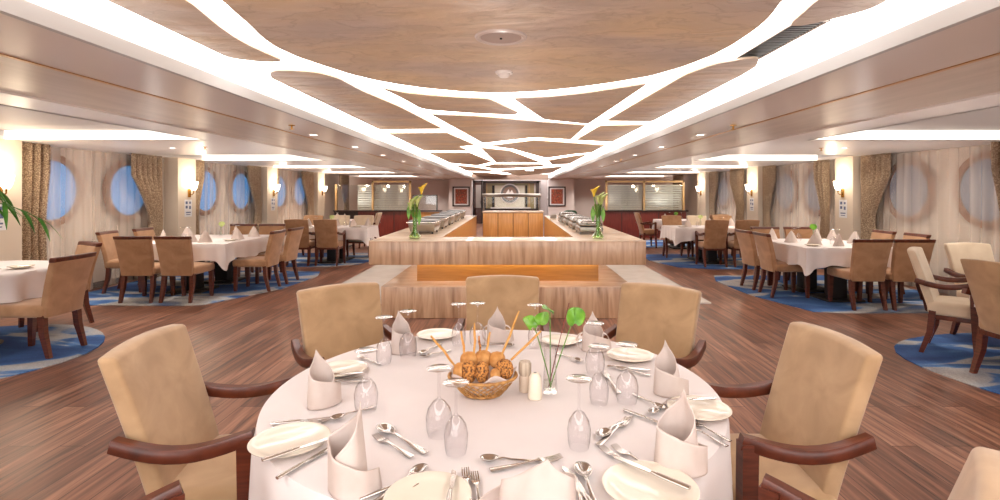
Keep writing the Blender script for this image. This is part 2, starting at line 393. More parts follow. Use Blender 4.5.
P.append(PX([(759,58),(745,59),(715,64),(685,75),(640,101),(606,121)])+[cove(1,121.5),cove(1,100),cove(1,75)]+PX([(757,66)]))
P.append(PX([(817,0),(803,13),(790,24),(794,26.5),(807,25),(825,21)])+[cove(1,10),cove(1,0),(PE,1.2),(PE,.4),(1.5,1.0),(1.48,1.7)])
P.append(PX([(600,126),(576,140)])+[cove(1,142),cove(1,125)])
P.append(PX([(490,146),(534,140.5)])+[cove(1,145.5),cove(1,152.5)]+PX([(575,154),(546,158),(513,149)]))
P.append(PX([(481,148),(510,151),(541,162.5),(496,162.5)]))
P.append([cove(-1,133.5)]+PX([(447,133),(475,145),(459,146.7),(469,151)])+[cove(-1,150.5)])
P.append([cove(-1,152.7)]+PX([(470,153),(492,162),(477,165.5)])+[cove(-1,163)])
P.append(PX([(548,160.5),(575,156)])+[cove(1,154.5),cove(1,164)]+PX([(552,164.5)]))
P.append(PX([(494,164.3),(541,164.3),(546,166.5),(497,169),(482,167)]))
P.append([cove(-1,165)]+PX([(477,167.5),(496,171.5)])+[cove(-1,171)])
P.append(PX([(484,168.8),(497,170.6),(548,168)])+[cove(1,166),cove(1,173),(.3,YF-.9)]+PX([(508,173)]))
P.append([cove(-1,172),(-1.0,20.6),(-.1,23.2),(-.2,YF-.9),(-PE,YF-.9)])
for k, p in enumerate(P):
    o = G().prism(smooth_poly(p, 2 if k else 1), CEIL, CEIL+.012).build('ceiling_panel', panel_m, smooth=0)
    o.name = 'ceiling'; o['kind'] = 'structure'

# ================================================================ FIXED FIXTURES
# portholes
def porthole(x, y, pane, label):
    sx = 1 if x > 0 else -1
    t = thing('porthole', label, 'porthole window', (x-sx*.03, y, 1.50), 0, None)
    M = Matrix.Rotation(R(90)*-sx, 4, 'Y')
    G().lathe([(.41,.0),(.41,.045),(.44,.06),(.5,.05),(.52,.0)], 40, M=M).build('ring', ring_m, t)
    G().lathe([(0,.02),(.2,.02),(.41,.02)], 40, M=M).build('pane', pane, t)
    return t
names = ['first','second','third','fourth','fifth','sixth']
for i, y in enumerate((7.17, 8.6, 10.75, 12.15, 14.15, 15.5)):
    porthole(-W, y, pane_blue, 'wood-rimmed blue porthole behind sheer curtain, %s from camera along the left wall' % names[i])
for i, y in enumerate((6.84, 8.2, 10.7, 11.9, 14.3, 15.4)):
    porthole(W, y, pane_grey, 'wood-rimmed grey porthole behind sheer curtain, %s from camera along the right wall' % names[i])
# curtains
def drape(x, y0, y1, gather, label, top=2.10, tie=1.0):
    """gather: +1 drawn to the far side, -1 to the near side"""
    nf = max(3, int((y1-y0)/.11))
    def fn(u, v):
        z = top*(1-v)
        k = 1.0 if z > 1.75 else (.42+.58*max(0, (z-tie)/(1.75-tie))**1.3 if z > tie else .42+.25*min(1, (tie-z)/.8))
        if gather == -.8: k = .75+.25*k
        edge = y1 if gather > 0 else y0
        y = y0+(y1-y0)*u; y = edge+(y-edge)*k
        return (x+.055*math.sin(u*nf*2*math.pi)*(.5+.5*k), y, z)
    o = G().grid(fn, nf*8, 24).build('curtain', drape_m, solid=.006, smooth=80)
    return tag(o, label, 'curtain', None)
def sheer_c(x, y0, y1, label):
    nf = int((y1-y0)/.16)
    def fn(u, v): return (x+.02*math.sin(u*nf*2*math.pi+1.5*math.sin(u*7)), y0+(y1-y0)*u, .02+2.07*(1-v))
    o = G().grid(fn, nf*8, 2).build('sheer_curtain', sheer, smooth=80)
    return tag(o, label, 'sheer curtain', None)
XL, XR = -W+.13, W-.13
sheer_c(XL, 6.40, 9.33, 'beige sheer curtain over the two nearest portholes on the left wall')
sheer_c(XL, 9.90, 12.73, 'beige sheer curtain over the middle pair of portholes on the left wall')
sheer_c(XL, 13.32, 16.03, 'beige sheer curtain over the farthest pair of left-wall portholes')
sheer_c(XR, 5.52, 8.98, 'beige sheer curtain over the two nearest portholes on the right wall')
sheer_c(XR, 9.52, 12.48, 'beige sheer curtain over the middle pair of portholes on the right wall')
sheer_c(XR, 13.1, 15.88, 'beige sheer curtain over the farthest pair of right-wall portholes')
dl = 'brown speckled drape '
drape(XL+.13, 6.45, 6.92, -.8, dl+'tied back left of the nearest blue porthole')
drape(XL+.13, 8.38, 9.12, 1, dl+'gathered against the near left column, right of the second porthole')
drape(XL+.13, 9.98, 10.38, -1, dl+'hanging just beyond the first left sconce column')
drape(XL+.13, 12.06, 12.70, 1, dl+'gathered before the second left sconce column')
drape(XL+.13, 13.35, 13.65, -1, dl+'hanging just beyond the second left sconce column')
drape(XL+.13, 15.2, 16.0, 1, dl+'gathered before the farthest left sconce column')
drape(XR-.13, 5.55, 6.52, -.8, dl+'at the right edge of the photo, half over a porthole')
drape(XR-.13, 8.33, 8.96, 1, dl+'gathered against the nearest right sconce column, left of a porthole')
drape(XR-.13, 9.95, 10.36, -1, dl+'hanging just beyond the nearest right sconce column')
drape(XR-.13, 12.0, 12.47, 1, dl+'gathered before the second right sconce column')
drape(XR-.13, 13.65, 14.35, -1, dl+'hanging just beyond the second right sconce column')
drape(XR-.13, 15.35, 15.88, 1, dl+'gathered before the farthest right sconce column')
drape(XL+.3, 18.0, 18.9, 1, dl+'far left, behind the glass screen')
drape(XR-.3, 18.0, 18.9, 1, dl+'far right, behind the glass screen')
# sconces and notices
def mk_sconce():
    t = thing('wall_sconce', 'x', 'wall lamp')
    G().rbox((.01,0,-.06),(.02,.07,.16),.006).build('back_plate', brass, t)
    G().sweep([(.01,0,-.08),(.06,0,-.09),(.09,0,-.06),(.09,0,-.01)], [.009,.009,.009,.012]).build('arm', brass, t)
    G().lathe([(.0,-.01),(.03,-.01),(.055,.04),(.075,.15),(.072,.15),(.05,.04),(.0,0)], 20, (.09,0,0)).build('lamp_shade', lamp_glow, t)
    return t
sconce = Proto(mk_sconce)
def mk_notice():
    t = thing('paper_notice', 'x', 'notice')
    G().box((0,-.11,-.2),(.002,.11,.12)).build('sheet', paper, t)
    for (y, z, w_, h_) in ((-.05,.06,.06,.05),(.05,.06,.05,.04),(-.05,-.02,.06,.05),(.05,-.03,.05,.06),(0,-.12,.14,.02),(0,-.16,.12,.012)):
        G().box((.0022,y-w_/2,z-h_/2),(.0032,y+w_/2,z+h_/2)).build('printed_mark', ink, t)
    return t
notice = Proto(mk_notice)
NL = ['nearest','second','third','farthest']
for i, (a, b, p) in enumerate(COLS_L):
    y = (a+b)/2+.05
    sconce((-W+p, y, 1.52), 0, 'brass wall sconce with glowing shade on the %s left column' % NL[i], 'brass sconces along the walls')
    if i < 3: notice((-W+p+.001, y-.02, 1.22), 0, 'small printed paper notice below the %s left sconce' % NL[i], 'paper notices under the sconces')
for i, (a, b, p) in enumerate(COLS_R):
    if i == 0: continue
    y = (a+b)/2+.02
    sconce((W-p, y, 1.52), R(180), 'brass wall sconce with glowing shade on the %s right column' % ['','nearest','second','farthest'][i], 'brass sconces along the walls')
    if i < 3: notice((W-p-.001, y, 1.22), R(180), 'small printed paper notice below the %s right sconce' % ['','nearest','second'][i], 'paper notices under the sconces')
for x, ys in ((-W+.62, (6.1,9.67,13.1,16.4)), (W-.62, (9.27,12.8,16.25))):
    for y in ys:
        d = bpy.data.lights.new('sconce_light', 'POINT'); d.energy = 9; d.color = (1,.82,.6); d.shadow_soft_size = .07
        o = bpy.data.objects.new('sconce_light', d); COL.objects.link(o); o.location = (x+(.0), y, 1.78)

# downlights and added fill spots
def mk_down():
    t = thing('downlight', 'x', 'ceiling light')
    G().lathe([(.0,-.002),(.038,-.002),(.04,-.004)], 20).build('lens', spot_glow, t)
    G().lathe([(.04,-.004),(.045,-.008),(.058,-.004),(.06,0)], 20).build('trim_ring', white_p, t)
    return t
down = Proto(mk_down)
ORD = ['first','second','third','fourth','fifth','sixth','seventh','eighth','ninth','tenth']
def spot(x, y, z, e=L_DOWN, ang=130):
    d = bpy.data.lights.new('spot', 'SPOT'); d.energy = e*math.pi; d.color = (1,.9,.78); d.spot_size = R(ang); d.spot_blend = .8; d.shadow_soft_size = .05
    o = bpy.data.objects.new('spot', d); COL.objects.link(o); o.location = (x, y, z)
for sx, side in ((-1,'left'), (1,'right')):
    for i, y in enumerate((5.7, 7.2, 8.75, 10.4, 12.2, 14.2)):
        down((sx*2.12, y, 2.10), 0, 'small round downlight in the %s beam beside the central ceiling, %s from the camera' % (side, ORD[i]), 'downlights in the long beams')
        spot(sx*2.12, y, 2.07)
    for y in (1.2, 2.7, 4.2, -.4): spot(sx*2.12, y, 2.07, L_DOWN*.35)
    for i, y in enumerate((7.35, 11.2, 14.6)):
        down((sx*4.75, y, 2.10), 0, 'round downlight over the %s side dining tables, %s from the camera' % (side, ORD[i]), 'downlights over the side tables')
        spot(sx*4.75, y, 2.07, L_SIDE)
    spot(sx*4.6, 15.7, 2.07, 26); spot(sx*3.4, 15.7, 2.07, 22); spot(sx*3.4, 20.5, 2.07, 40); spot(sx*3.6, 23.6, 2.07, 40); spot(sx*2.12, 22.6, 2.07, 24); spot(sx*2.12, 18.5, 2.07, 12)  # extra spots without fixtures, added to brighten partitions and far walls
    for y in (7.0, 8.5, 11.3, 14.8): spot(sx*5.45, y, 2.07, 7.5, 150)  # wall wash added with no lamps there, lifts the curtained walls
    for y in (3.0, 5.2): spot(sx*4.75, y, 2.07, L_SIDE*.8)
# upward fill spots without fixtures, added to brighten the ceilings
for y in (-1.2, 1.0, 3.9, 7.2, 10.2, 13.2, 16.5, 20.5):
    for x, e in ((0,24),(-2.9,17),(2.9,17),(-4.9,17),(4.9,17)):
        d = bpy.data.lights.new('up_fill', 'SPOT'); d.energy = e; d.color = (1,.93,.88); d.spot_size = R(172); d.spot_blend = .6; d.shadow_soft_size = 0.0
        o = bpy.data.objects.new('up_fill', d); COL.objects.link(o); o.location = (x, y+.001, .95); o.rotation_euler = (R(180),0,0)
# sprinklers
def mk_spr():
    t = thing('sprinkler_head', 'x', 'sprinkler')
    G().lathe([(0,0),(.03,0),(.03,-.006),(.008,-.01),(.008,-.035),(0,-.035)], 14).build('body', brass, t)
    G().lathe([(0,-.042),(.022,-.042),(.022,-.038),(0,-.038)], 14).build('deflector', brass, t); return t
spr = Proto(mk_spr)
for (p, lb) in (((-2.02,4.9),'on the left beam, nearest the camera'), ((2.14,4.9),'on the right beam, nearest the camera'), ((2.1,9.8),'on the right beam, farther from the camera'),
                ((-4.2,7.2),'over the left dining tables'), ((4.45,7.4),'over the right dining tables')):
    spr((p[0],p[1],2.10 if abs(p[0])<2.3 or abs(p[0])>3 else 2.115), 0, 'small dark metal sprinkler head '+lb, 'sprinkler heads')
# ceiling speaker and smoke detector, vent
p = at(501,37,CEIL)
t = thing('ceiling_speaker', 'round flush ceiling speaker grille in the big oval plaster panel', 'speaker', p)
G().lathe([(.105,-.004),(.115,-.012),(.13,-.008),(.135,0)], 40).build('rim', soffit_m, t)
G().lathe([(0,-.006),(.05,-.006),(.105,-.004)], 40).build('grille', mat('speaker_grey', rgb(170,150,140), .6), t)
G().lathe([(0,-.012),(.006,-.012),(.006,-.006)], 10).build('indicator', black, t)
p = at(504,72,CEIL)
t = thing('smoke_detector', 'small white smoke detector on the oval ceiling panel beyond the speaker', 'smoke detector', p)
G().lathe([(0,-.012),(.055,-.012),(.06,0)], 24).build('base', white_p, t)
G().lathe([(0,-.035),(.03,-.035),(.04,-.022),(.042,-.012)], 24).build('sensor', white_p, t)
t = thing('air_vent', 'slatted air vent grille in the light gap at upper right', 'vent', (0,0,0))
a, b = at(765,52,2.30), at(822,24,2.30)
dv = (b-a); ln = dv.length; rz = math.atan2(dv.y, dv.x)
Mv = Matrix.Translation(Vector((1.50,(a.y+b.y)/2,2.28)))@Matrix.Rotation(R(90),4,'Z')
G().box((-.36,-.08,0),(.36,-.07,.02)).box((-.36,.07,0),(.36,.08,.02)).box((-.36,-.08,0),(-.35,.08,.02)).box((.35,-.08,0),(.36,.08,.02)).build('frame', white_p, t).matrix_local = Mv
g = G()
for k in range(24): g.box((-.345+k*.03,-.07,.004),(-.335+k*.03,.07,.016))
g.build('slats', steel_d, t).matrix_local = Mv
G().box((-.35,-.07,.02),(.35,.07,.025))  .build('backing', mat('vent_grey', rgb(225,220,215), .6), t).matrix_local = Mv
p = at(531,167,CEIL)
t = thing('exit_lamp', 'small square white ceiling lamp near the far end of the centre ceiling', 'ceiling light', (p.x, 17.5, CEIL))
G().rbox((0,0,-.03),(.3,.1,.05),.008).build('housing', white_p, t); G().box((-.12,-.055,-.05),(.12,-.05,-.01)).build('lens', spot_glow, t)

# ================================================================ BUFFET COUNTER
t = thing('buffet_counter', 'U-shaped veneer buffet counter with thick cantilevered slab and stepped plinth', 'buffet counter', (0,0,0))
def L(n, d, mtl, par=t, **k): return d.build(n, mtl, par, **k)
g = G().rbox((0,6.345,.756),(3.24,.55,.272),.008)
g.rbox((1.28,9.76,.756),(.68,6.28,.272),.008); g.rbox((-1.28,9.76,.756),(.68,6.28,.272),.008)
L('slab', g, veneer_m)
g = G().box((-1.62,6.07,.892),(1.62,6.6,.902)); g.box((.83,6.6,.892),(1.62,12.9,.902)); g.box((-1.62,6.6,.892),(-.83,12.9,.902))
L('countertop', g, top_m)
g = G().box((.84,6.62,.37),(.93,12.9,.885)); g.box((-.93,6.62,.37),(-.84,12.9,.885)); g.box((-.93,6.53,.37),(.93,6.62,.885))
L('inner_panel', g, orange_wood)
g = G().box((-1.125,6.45,.366),(1.125,6.53,.62)); L('recessed_front', g, gold_wood)
g = G().box((1.0,6.531,.366),(1.125,12.9,.62)); g.box((-1.125,6.531,.366),(-1.0,12.9,.62)); L('recessed_side', g, gold_wood)
g = G().rbox((0,6.35,.183),(2.94,.6,.364),.006); g.rbox((1.17,9.75,.183),(.6,6.3,.364),.006); g.rbox((-1.17,9.75,.183),(.6,6.3,.364),.006)
L('plinth', g, veneer_m)
g = G().box((-1.47,6.05,.364),(1.47,6.62,.37)); g.box((.87,6.62,.364),(1.47,12.9,.37)); g.box((-1.47,6.62,.364),(-.87,12.9,.37)); L('plinth_top', g, top_m)
strip = mat('led_strip', (1,.9,.75,1), .5, emit=18)
g = G().box((-1.1,6.42,.612),(1.1,6.44,.619)); g.box((1.13,6.45,.612),(1.15,12.8,.619)); g.box((-1.15,6.45,.612),(-1.13,12.8,.619)); L('led_strip', g, strip)
for sx, s_ in ((-1,'left'),(1,'right')):
    o = G().box((sx*2.075-.6,6.85,0),(sx*2.075+.6,12.9,.018)).build('trim_marble_border', marble_w); o['kind'] = 'structure'
t = thing('centre_cabinet', 'orange wood cabinet with four doors closing the buffet centre', 'cabinet', (0,13.0,0))
L('body', G().box((-.69,0,0),(.82,.6,.97)), redwood, t)
L('cabinet_top', G().rbox((.065,.3,.985),(1.54,.64,.035),.006), top_m, t)
for k in range(4): L('door', G().rbox((-.50+k*.378,-.01,.49),(.364,.02,.93),.004), orange_wood, t)
t = thing('sneeze_guard', 'glass sneeze guard with chrome rail on the centre cabinet', 'sneeze guard', (0,13.25,1.003))
for sx in (-.68,.72): L('post', G().sweep([(sx,0,0),(sx,0,.42)],[.014,.014]), steel, t)
L('rail', G().sweep([(-.72,-.02,.40),(.76,-.02,.40)],[.045,.045]), steel_b, t)
L('glass_panel', G().box((-.67,-.004,.03),(.71,.004,.36)), glass_mat('thin_glass', (.97,.98,.97,1), .3, .015), t)
# chafing dishes
def mk_chafer():
    t = thing('chafing_dish', 'x', 'chafing dish')
    G().rbox((0,0,.065),(.32,.5,.07),.02).build('water_pan', steel_b, t)
    g = G()
    for sx in (-1,1):
        for sy in (-1,1): g.sweep([(sx*.13,sy*.2,.035),(sx*.15,sy*.22,0)],[.012,.01])
    g.build('feet', steel_b, t)
    def dome(x, y, z): return (x*(1-.25*max(0,z-.1)/.1), y*(1-.12*max(0,z-.1)/.1), z)
    ld = G().rbox((0,0,.145),(.33,.5,.08),.03, (2,2,1), dome).build('lid', mat('lid_steel', rgb(135,130,124), .22, metal=1), t)
    G().sweep([(-.06,-.25,.15),(-.05,-.285,.155),(.05,-.285,.155),(.06,-.25,.15)],[.008]*4).build('handle', steel, ld)
    return t
chafer = Proto(mk_chafer)
def mk_openchafer():
    t = thing('chafing_dish', 'x', 'chafing dish')
    def fl(x, y, z): k = 1+.12*(z-.06)/.1; return (x*k, y*k, z)
    G().rbox((0,0,.085),(.34,.5,.11),.012, fn=fl).build('water_pan', steel_b, t)
    G().rbox((0,0,.155),(.40,.56,.02),.008).build('rim', steel, t)
    G().rbox((0,0,.175),(.36,.52,.02),.008).build('lid', steel_d, t)
    g = G()
    for sx in (-1,1):
        for sy in (-1,1): g.sweep([(sx*.13,sy*.2,.035),(sx*.14,sy*.21,0)],[.01,.01])
    g.build('feet', black, t)
    return t
ochafer = Proto(mk_openchafer)
for i, y in enumerate((7.25, 8.2, 9.1, 10.1)):
    chafer((1.12, y, .903), 0, 'domed stainless chafing dish on the right buffet arm, %s from the front' % ORD[i], 'domed chafing dishes on the right arm')
for i, y in enumerate((7.3, 8.3, 9.2, 10.2, 11.3)):
    ochafer((-1.17, y, .903), 0, 'rectangular flat-lidded chafing dish on the left buffet arm, %s from the front' % ORD[i], 'flat chafing dishes on the left arm')
for i, (x, y, n) in enumerate(((.95,11.4,.09),(1.15,11.5,.11),(1.33,11.4,.10))):
    g = G()
    for k in range(8): g.lathe([(0,k*n/8),(.06,k*n/8),(.085,k*n/8+.008),(.06,k*n/8+.006)], 20)
    tag(g.build('plate_stack', white_p, loc=(x,y,.903)), 'stack of white plates at the far end of the right buffet arm, '+['left','middle','right'][i]+' one', 'plate stack', 'white plate stacks')
def blob(u, v):
    th = u*2*math.pi; r = .17*math.sin(v*math.pi/2)**.7*(1+.2*math.sin(3*th)+.1*math.sin(5*th+v*4)); return (r*math.cos(th), r*.8*math.sin(th), .15*math.cos(v*math.pi/2)**.8+.012*math.sin(6*th)*v)
tag(G().grid(blob, 30, 8).build('folded_cloth', green_cloth, loc=(-1.35,12.3,.905)), 'crumpled dark green cloth at the far end of the left buffet arm', 'cloth')
tag(G().grid(blob, 30, 8).build('small_plant', mat('dark_green', rgb(30,60,35), .7), loc=(1.42,12.3,.905)), 'small dark green clump at the far end of the right buffet arm', 'plant')
# calla vases
def calla_vase(x, y, flowers, lb):
    t = thing('flower_vase', lb, 'flower vase', (x, y, .903))
    G().lathe([(0,.004),(.06,.004),(.075,.03),(.055,.06),(.028,.1),(.026,.3),(.05,.42),(.047,.42),(.023,.3),(.025,.1),(.05,.06),(.068,.03),(0,.012)], 24).build('vase', green_glass, t)
    for (dx, dy, hh, kind) in flowers:
        s_ = G().sweep([(dx*.1,dy*.1,.03),(dx*.15,dy*.15,.25),(dx*.5,dy*.5,hh*.75),(dx,dy,hh)],[.008,.008,.007,.006]).build('stem', stem_m, t)
        m_ = calla_m if kind == 'y' else pale_green
        if kind == 'l':
            def lf(u, v, dx=dx, dy=dy, hh=hh): a = (u-.5)*1.1; return (dx+.05*math.sin(a)*math.sin(v*math.pi), dy+.03*math.cos(a)*v, hh-.2+.2*v)
            G().grid(lf, 6, 8).build('leaf', leaf_m, t, solid=.002)
        else:
            def cone(u, v, dx=dx, dy=dy, hh=hh):
                th = u*2*math.pi; r = .008+.05*v**1.6*(1+.35*math.cos(th)); return (dx+r*math.cos(th), dy+r*math.sin(th), hh+.09*v+.05*v*max(0,math.cos(th))-.01)
            G().grid(cone, 18, 8).build('flower', m_, t, solid=.002)
    return t
calla_vase(1.10, 6.33, [(-.05,0,.52,'y'),(.03,.02,.42,'g'),(.06,-.02,.40,'l'),(.0,-.03,.44,'g'),(-.06,.01,.40,'l'),(.05,.01,.43,'g')], 'slender green glass vase of calla lilies on the right of the buffet counter')
calla_vase(-1.13, 6.33, [(.08,0,.55,'y'),(-.03,.02,.40,'g'),(.03,-.02,.40,'g'),(-.05,-.03,.36,'g'),(.05,.01,.36,'l'),(-.08,.02,.43,'l')], 'green glass vase of pale flowers on the left of the buffet counter')

# ================================================================ FAR WALL
t = thing('logo_niche', 'dark framed mirror niche holding the round emblem on the far wall', 'niche', (0, YF-.3, 0))
x0, x1, z0, z1 = -1.36, 1.30, .62, 2.02
fr = G(); fr.box((x0,-.1,z1-.09),(x1,.2,z1)); fr.box((x0,-.1,z0),(x1,.2,z0+.1)); fr.box((x0,-.1,z0),(x0+.13,.2,z1)); fr.box((x1-.13,-.1,z0),(x1,.2,z1))
L('frame', fr, dark_wood, t)
L('backing', G().box((x0,.2,z0),(x1,.24,z1)), mat('mirror_olive', rgb(165,150,105), .3), t)
L('centre_panel', G().box((-.8,.14,z0+.1),(.62,.2,z1-.2)), mat('cream', rgb(220,214,195), .5), t)
L('pillar', G().box((-.93,.1,z0+.1),(-.83,.2,z1-.2)), black, t); L('pillar', G().box((.66,.1,z0+.1),(.74,.2,z1-.2)), black, t)
L('side_strip', G().box((-1.22,.12,z0+.1),(-1.16,.2,z1-.1)), frame_gold, t); L('side_strip', G().box((.8,.12,z0+.1),(.88,.2,z1-.1)), frame_gold, t)
L('side_strip', G().box((1.08,.12,z0+.1),(1.14,.2,z1-.1)), white_p, t)
L('sill', G().box((-1.0,.0,z0+.1),(.9,.2,z0+.16)), white_p, t)
L('base', G().box((x0,-.05,0),(x1,.2,z0)), dark_wood, t)
t = thing('round_emblem', 'round silver and dark emblem with a white ship shape in the far niche', 'emblem', (-.09, YF-.17, 1.43))
M = Matrix.Rotation(R(90), 4, 'X')
G().lathe([(.33,.0),(.33,.05),(.4,.06),(.42,.03),(.42,0)], 40, M=M).build('ring', steel_d, t)
G().lathe([(.42,.0),(.42,.04),(.47,.04),(.48,0)], 40, M=M).build('outer_ring', white_p, t)
G().lathe([(0,.02),(.33,.02)], 40, M=M).build('disc', mat('emblem_disc', rgb(150,120,105), .4), t)
G().prism([(-.22,-.02),(-.05,.22),(.0,.05),(.1,.18),(.2,-.02),(.1,-.06),(-.14,-.06)], .025, .04, M=M).build('ship_mark', white_p, t)
G().prism([(-.2,-.12),(.2,-.12),(.12,-.2),(-.12,-.2)], .025, .035, M=M).build('wave_mark', steel, t)
t = thing('door_far', 'dark wooden door with pale glass left of the emblem niche', 'door', (0, YF-.05, 0))
L('frame', G().box((-1.85,-.1,0),(-1.78,.05,2.06)).box((-1.46,-.1,0),(-1.39,.05,2.06)).box((-1.85,-.1,1.97),(-1.39,.05,2.06)), dark_wood, t)
lf_ = L('leaf', G().box((-1.78,-.03,0),(-1.46,.0,.75)).box((-1.78,-.03,1.85),(-1.46,0,1.97)).box((-1.78,-.03,0),(-1.72,.0,1.97)), redwood, t)
L('glazing', G().box((-1.72,-.02,.75),(-1.46,-.01,1.85)), mat('pale_pane', rgb(190,180,172), .3), t)
L('handle', G().sweep([(-1.5,-.05,.95),(-1.5,-.05,1.1)],[.012,.012]), steel, lf_)
def picture(x, lb):
    t = thing('framed_picture', lb, 'picture', (x, YF-.96, 1.30))
    w_, h_ = .40, .46
    G().box((-w_,-.03,-h_),(-w_+.06,0,h_)).box((w_-.06,-.03,-h_),(w_,0,h_)).box((-w_,-.03,h_-.06),(w_,0,h_)).box((-w_,-.03,-h_),(w_,0,-h_+.06)).build('frame', dark_wood, t)
    G().box((-w_+.06,-.01,-h_+.06),(w_-.06,-.005,h_-.06)).build('mount', paper, t)
    G().box((-w_+.13,-.015,-h_+.12),(w_-.13,-.01,h_-.12)).build('artwork', art_m, t)
picture(-2.33, 'dark framed reddish picture on the far wall left of the emblem niche')
picture(2.1, 'dark framed reddish picture on the far wall right of the emblem niche')

# ================================================================ SCREENS AND RED WAINSCOT
YP = 16.9
t = thing('service_partition', 'dark red panelled partition wall with glazed shutters on the left side', 'partition', (0, YP, 0))
L('wainscot', G().box((-4.97,0,0),(-3.2,.12,.86)), wainscot_m, t)
for x in (-4.4,-3.8): L('groove', G().box((x-.012,-.006,.05),(x+.012,0,.82)), dark_wood, t)
L('wainscot', G().box((-3.2,0,0),(-2.3,.12,.84)), orange_wood, t)
L('ledge', G().box((-5.75,-.1,.86),(-2.25,.16,.895)), dark_wood, t)
L('wainscot', G().box((-5.75,0,0),(-4.97,.12,.86)), dark_wood, t)
for (xa, xb) in ((-4.46,-3.3),(-5.0,-4.5)):
    g = G()
    for k in range(11): g.box((xa,.05,.92+k*.075),(xb,.07,.975+k*.075))
    L('shutter', g, slat_m, t)
L('pane', G().box((-5.66,-.02,.9),(-4.52,-.012,1.72)), pane_glass, t)
L('pane', G().box((-4.46,-.02,.9),(-3.3,-.012,1.72)), pane_glass, t)
for x in (-5.68,-4.49,-3.28): L('post', G().box((x-.03,-.04,.89),(x+.03,.06,1.86 if x > -5 else 1.74)), frame_gold, t)
L('header', G().box((-4.52,-.04,1.80),(-3.25,.06,1.86)), frame_gold, t)
t = thing('display_case', 'low glass display case on the orange end of the left partition', 'display case', (0, YP, .895))
L('frame', G().box((-3.2,-.02,0),(-3.17,.12,.5)).box((-2.43,-.02,0),(-2.4,.12,.5)).box((-3.2,-.02,.47),(-2.4,.12,.5)), steel_d, t)
L('glass_pane', G().box((-3.17,.02,.02),(-2.43,.03,.47)), pane_glass, t)
t = thing('service_partition', 'dark red panelled partition with frosted glass screen on the right side', 'partition', (0, YP, 0))
L('wainscot', G().box((3.0,0,0),(5.7,.12,.86)), wainscot_m, t)
for x in (3.6,4.2,4.8,5.3): L('groove', G().box((x-.012,-.006,.05),(x+.012,0,.82)), dark_wood, t)
L('ledge', G().box((2.95,-.06,.86),(5.75,.16,.895)), dark_wood, t)
for (xa, xb) in ((3.16,4.28),(4.36,5.56)):
    g = G()
    for k in range(11): g.box((xa,.05,.92+k*.075),(xb,.07,.975+k*.075))
    L('shutter', g, slat_m, t); L('pane', G().box((xa,-.02,.9),(xb,-.012,1.72)), pane_glass, t)
for x in (3.1,4.32,5.6): L('post', G().box((x-.03,-.04,.89),(x+.03,.06,1.86)), frame_gold, t)
L('header', G().box((3.07,-.04,1.80),(5.63,.06,1.86)), frame_gold, t)

# ================================================================ RUGS
def rug(pts, label):
    q = pts
    o = G().prism(q, .001, .009).build('rug', rug_m, smooth=0); return tag(o, label, 'rug')
def circ(cx, cy, r, n=40, wob=.03):
    return [(cx+r*(1+wob*math.sin(3*a)+wob*.6*math.sin(5*a+1))*math.cos(a), cy+r*(1+wob*math.sin(3*a)+wob*.6*math.sin(5*a+1))*math.sin(a)) for a in [2*math.pi*k/n for k in range(n)]]
rug([(-6.15,6.75),(-4.2,6.72),(-3.95,6.78),(-3.45,7.9),(-3.35,9.1),(-3.5,9.6),(-4.5,9.75),(-6.15,9.7)], 'blue and grey abstract rug under the near left dining table')
rug([(-6.15,10.3),(-3.6,10.25),(-3.1,10.6),(-2.75,12.0),(-3.0,12.6),(-6.15,12.6)], 'blue and grey rug under the second left dining table, toward the red partition')
rug([(6.1,6.32),(4.1,6.3),(3.75,6.38),(3.45,7.4),(3.42,8.6),(3.6,9.15),(6.1,9.2)], 'blue and grey abstract rug under the near right dining table')
rug([(6.1,10.0),(3.9,9.95),(3.3,10.2),(3.0,11.2),(3.1,12.3),(6.1,12.4)], 'blue rug under the second right dining table')
rug([(6.0,14.0),(3.0,13.9),(2.85,15.0),(3.2,16.0),(6.0,16.2)], 'blue rug under the farthest right table by the red partition')
rug(circ(-5.1,4.5,1.27), 'round blue and white rug under the table at the left edge')
rug(circ(4.75,4.15,1.27), 'round blue rug under the table at the right edge')

# ================================================================ CHAIRS
def mk_side(su, nm):
    def f():
        t = thing(nm, 'x', 'chair')
        G().rbox((0,.01,.42),(.46,.5,.11),.035,(2,2,1), lambda x,y,z: (x*(1-.04*(.25-y)/.5), y, z+(.012*(1-(x/.23)**2) if z > .42 else 0))).build('seat', su, t)
        def bk(x, y, z):
            k = max(0,(z-.36)/.5); return (x*(.90+.12*k)*1.0, y-.10*k**1.5-.0+.12*(x/.22)**2*.12, z)
        bo = G().rbox((0,-.235,.61),(.45,.065,.5),.016,(4,1,5), bk).build('backrest', su, t)
        G().rbox((0,-.235,.872),(.46,.06,.045),.01,(4,1,1), bk).build('top_rail', redwood_h, bo)
        for sx in (-1,1):
            G().sweep([(sx*.185,-.2,.40),(sx*.19,-.215,.22),(sx*.195,-.27,0)], [(.026,.026),(.024,.024),(.017,.017)], [(1,1),(-1,1),(-1,-1),(1,-1)], up=(0,1,0)).build('leg', redwood, t)
            G().sweep([(sx*.195,.21,.40),(sx*.195,.215,.2),(sx*.195,.22,0)], [(.026,.026),(.024,.024),(.018,.018)], [(1,1),(-1,1),(-1,-1),(1,-1)], up=(0,1,0)).build('leg', redwood, t)
        return t
    return f
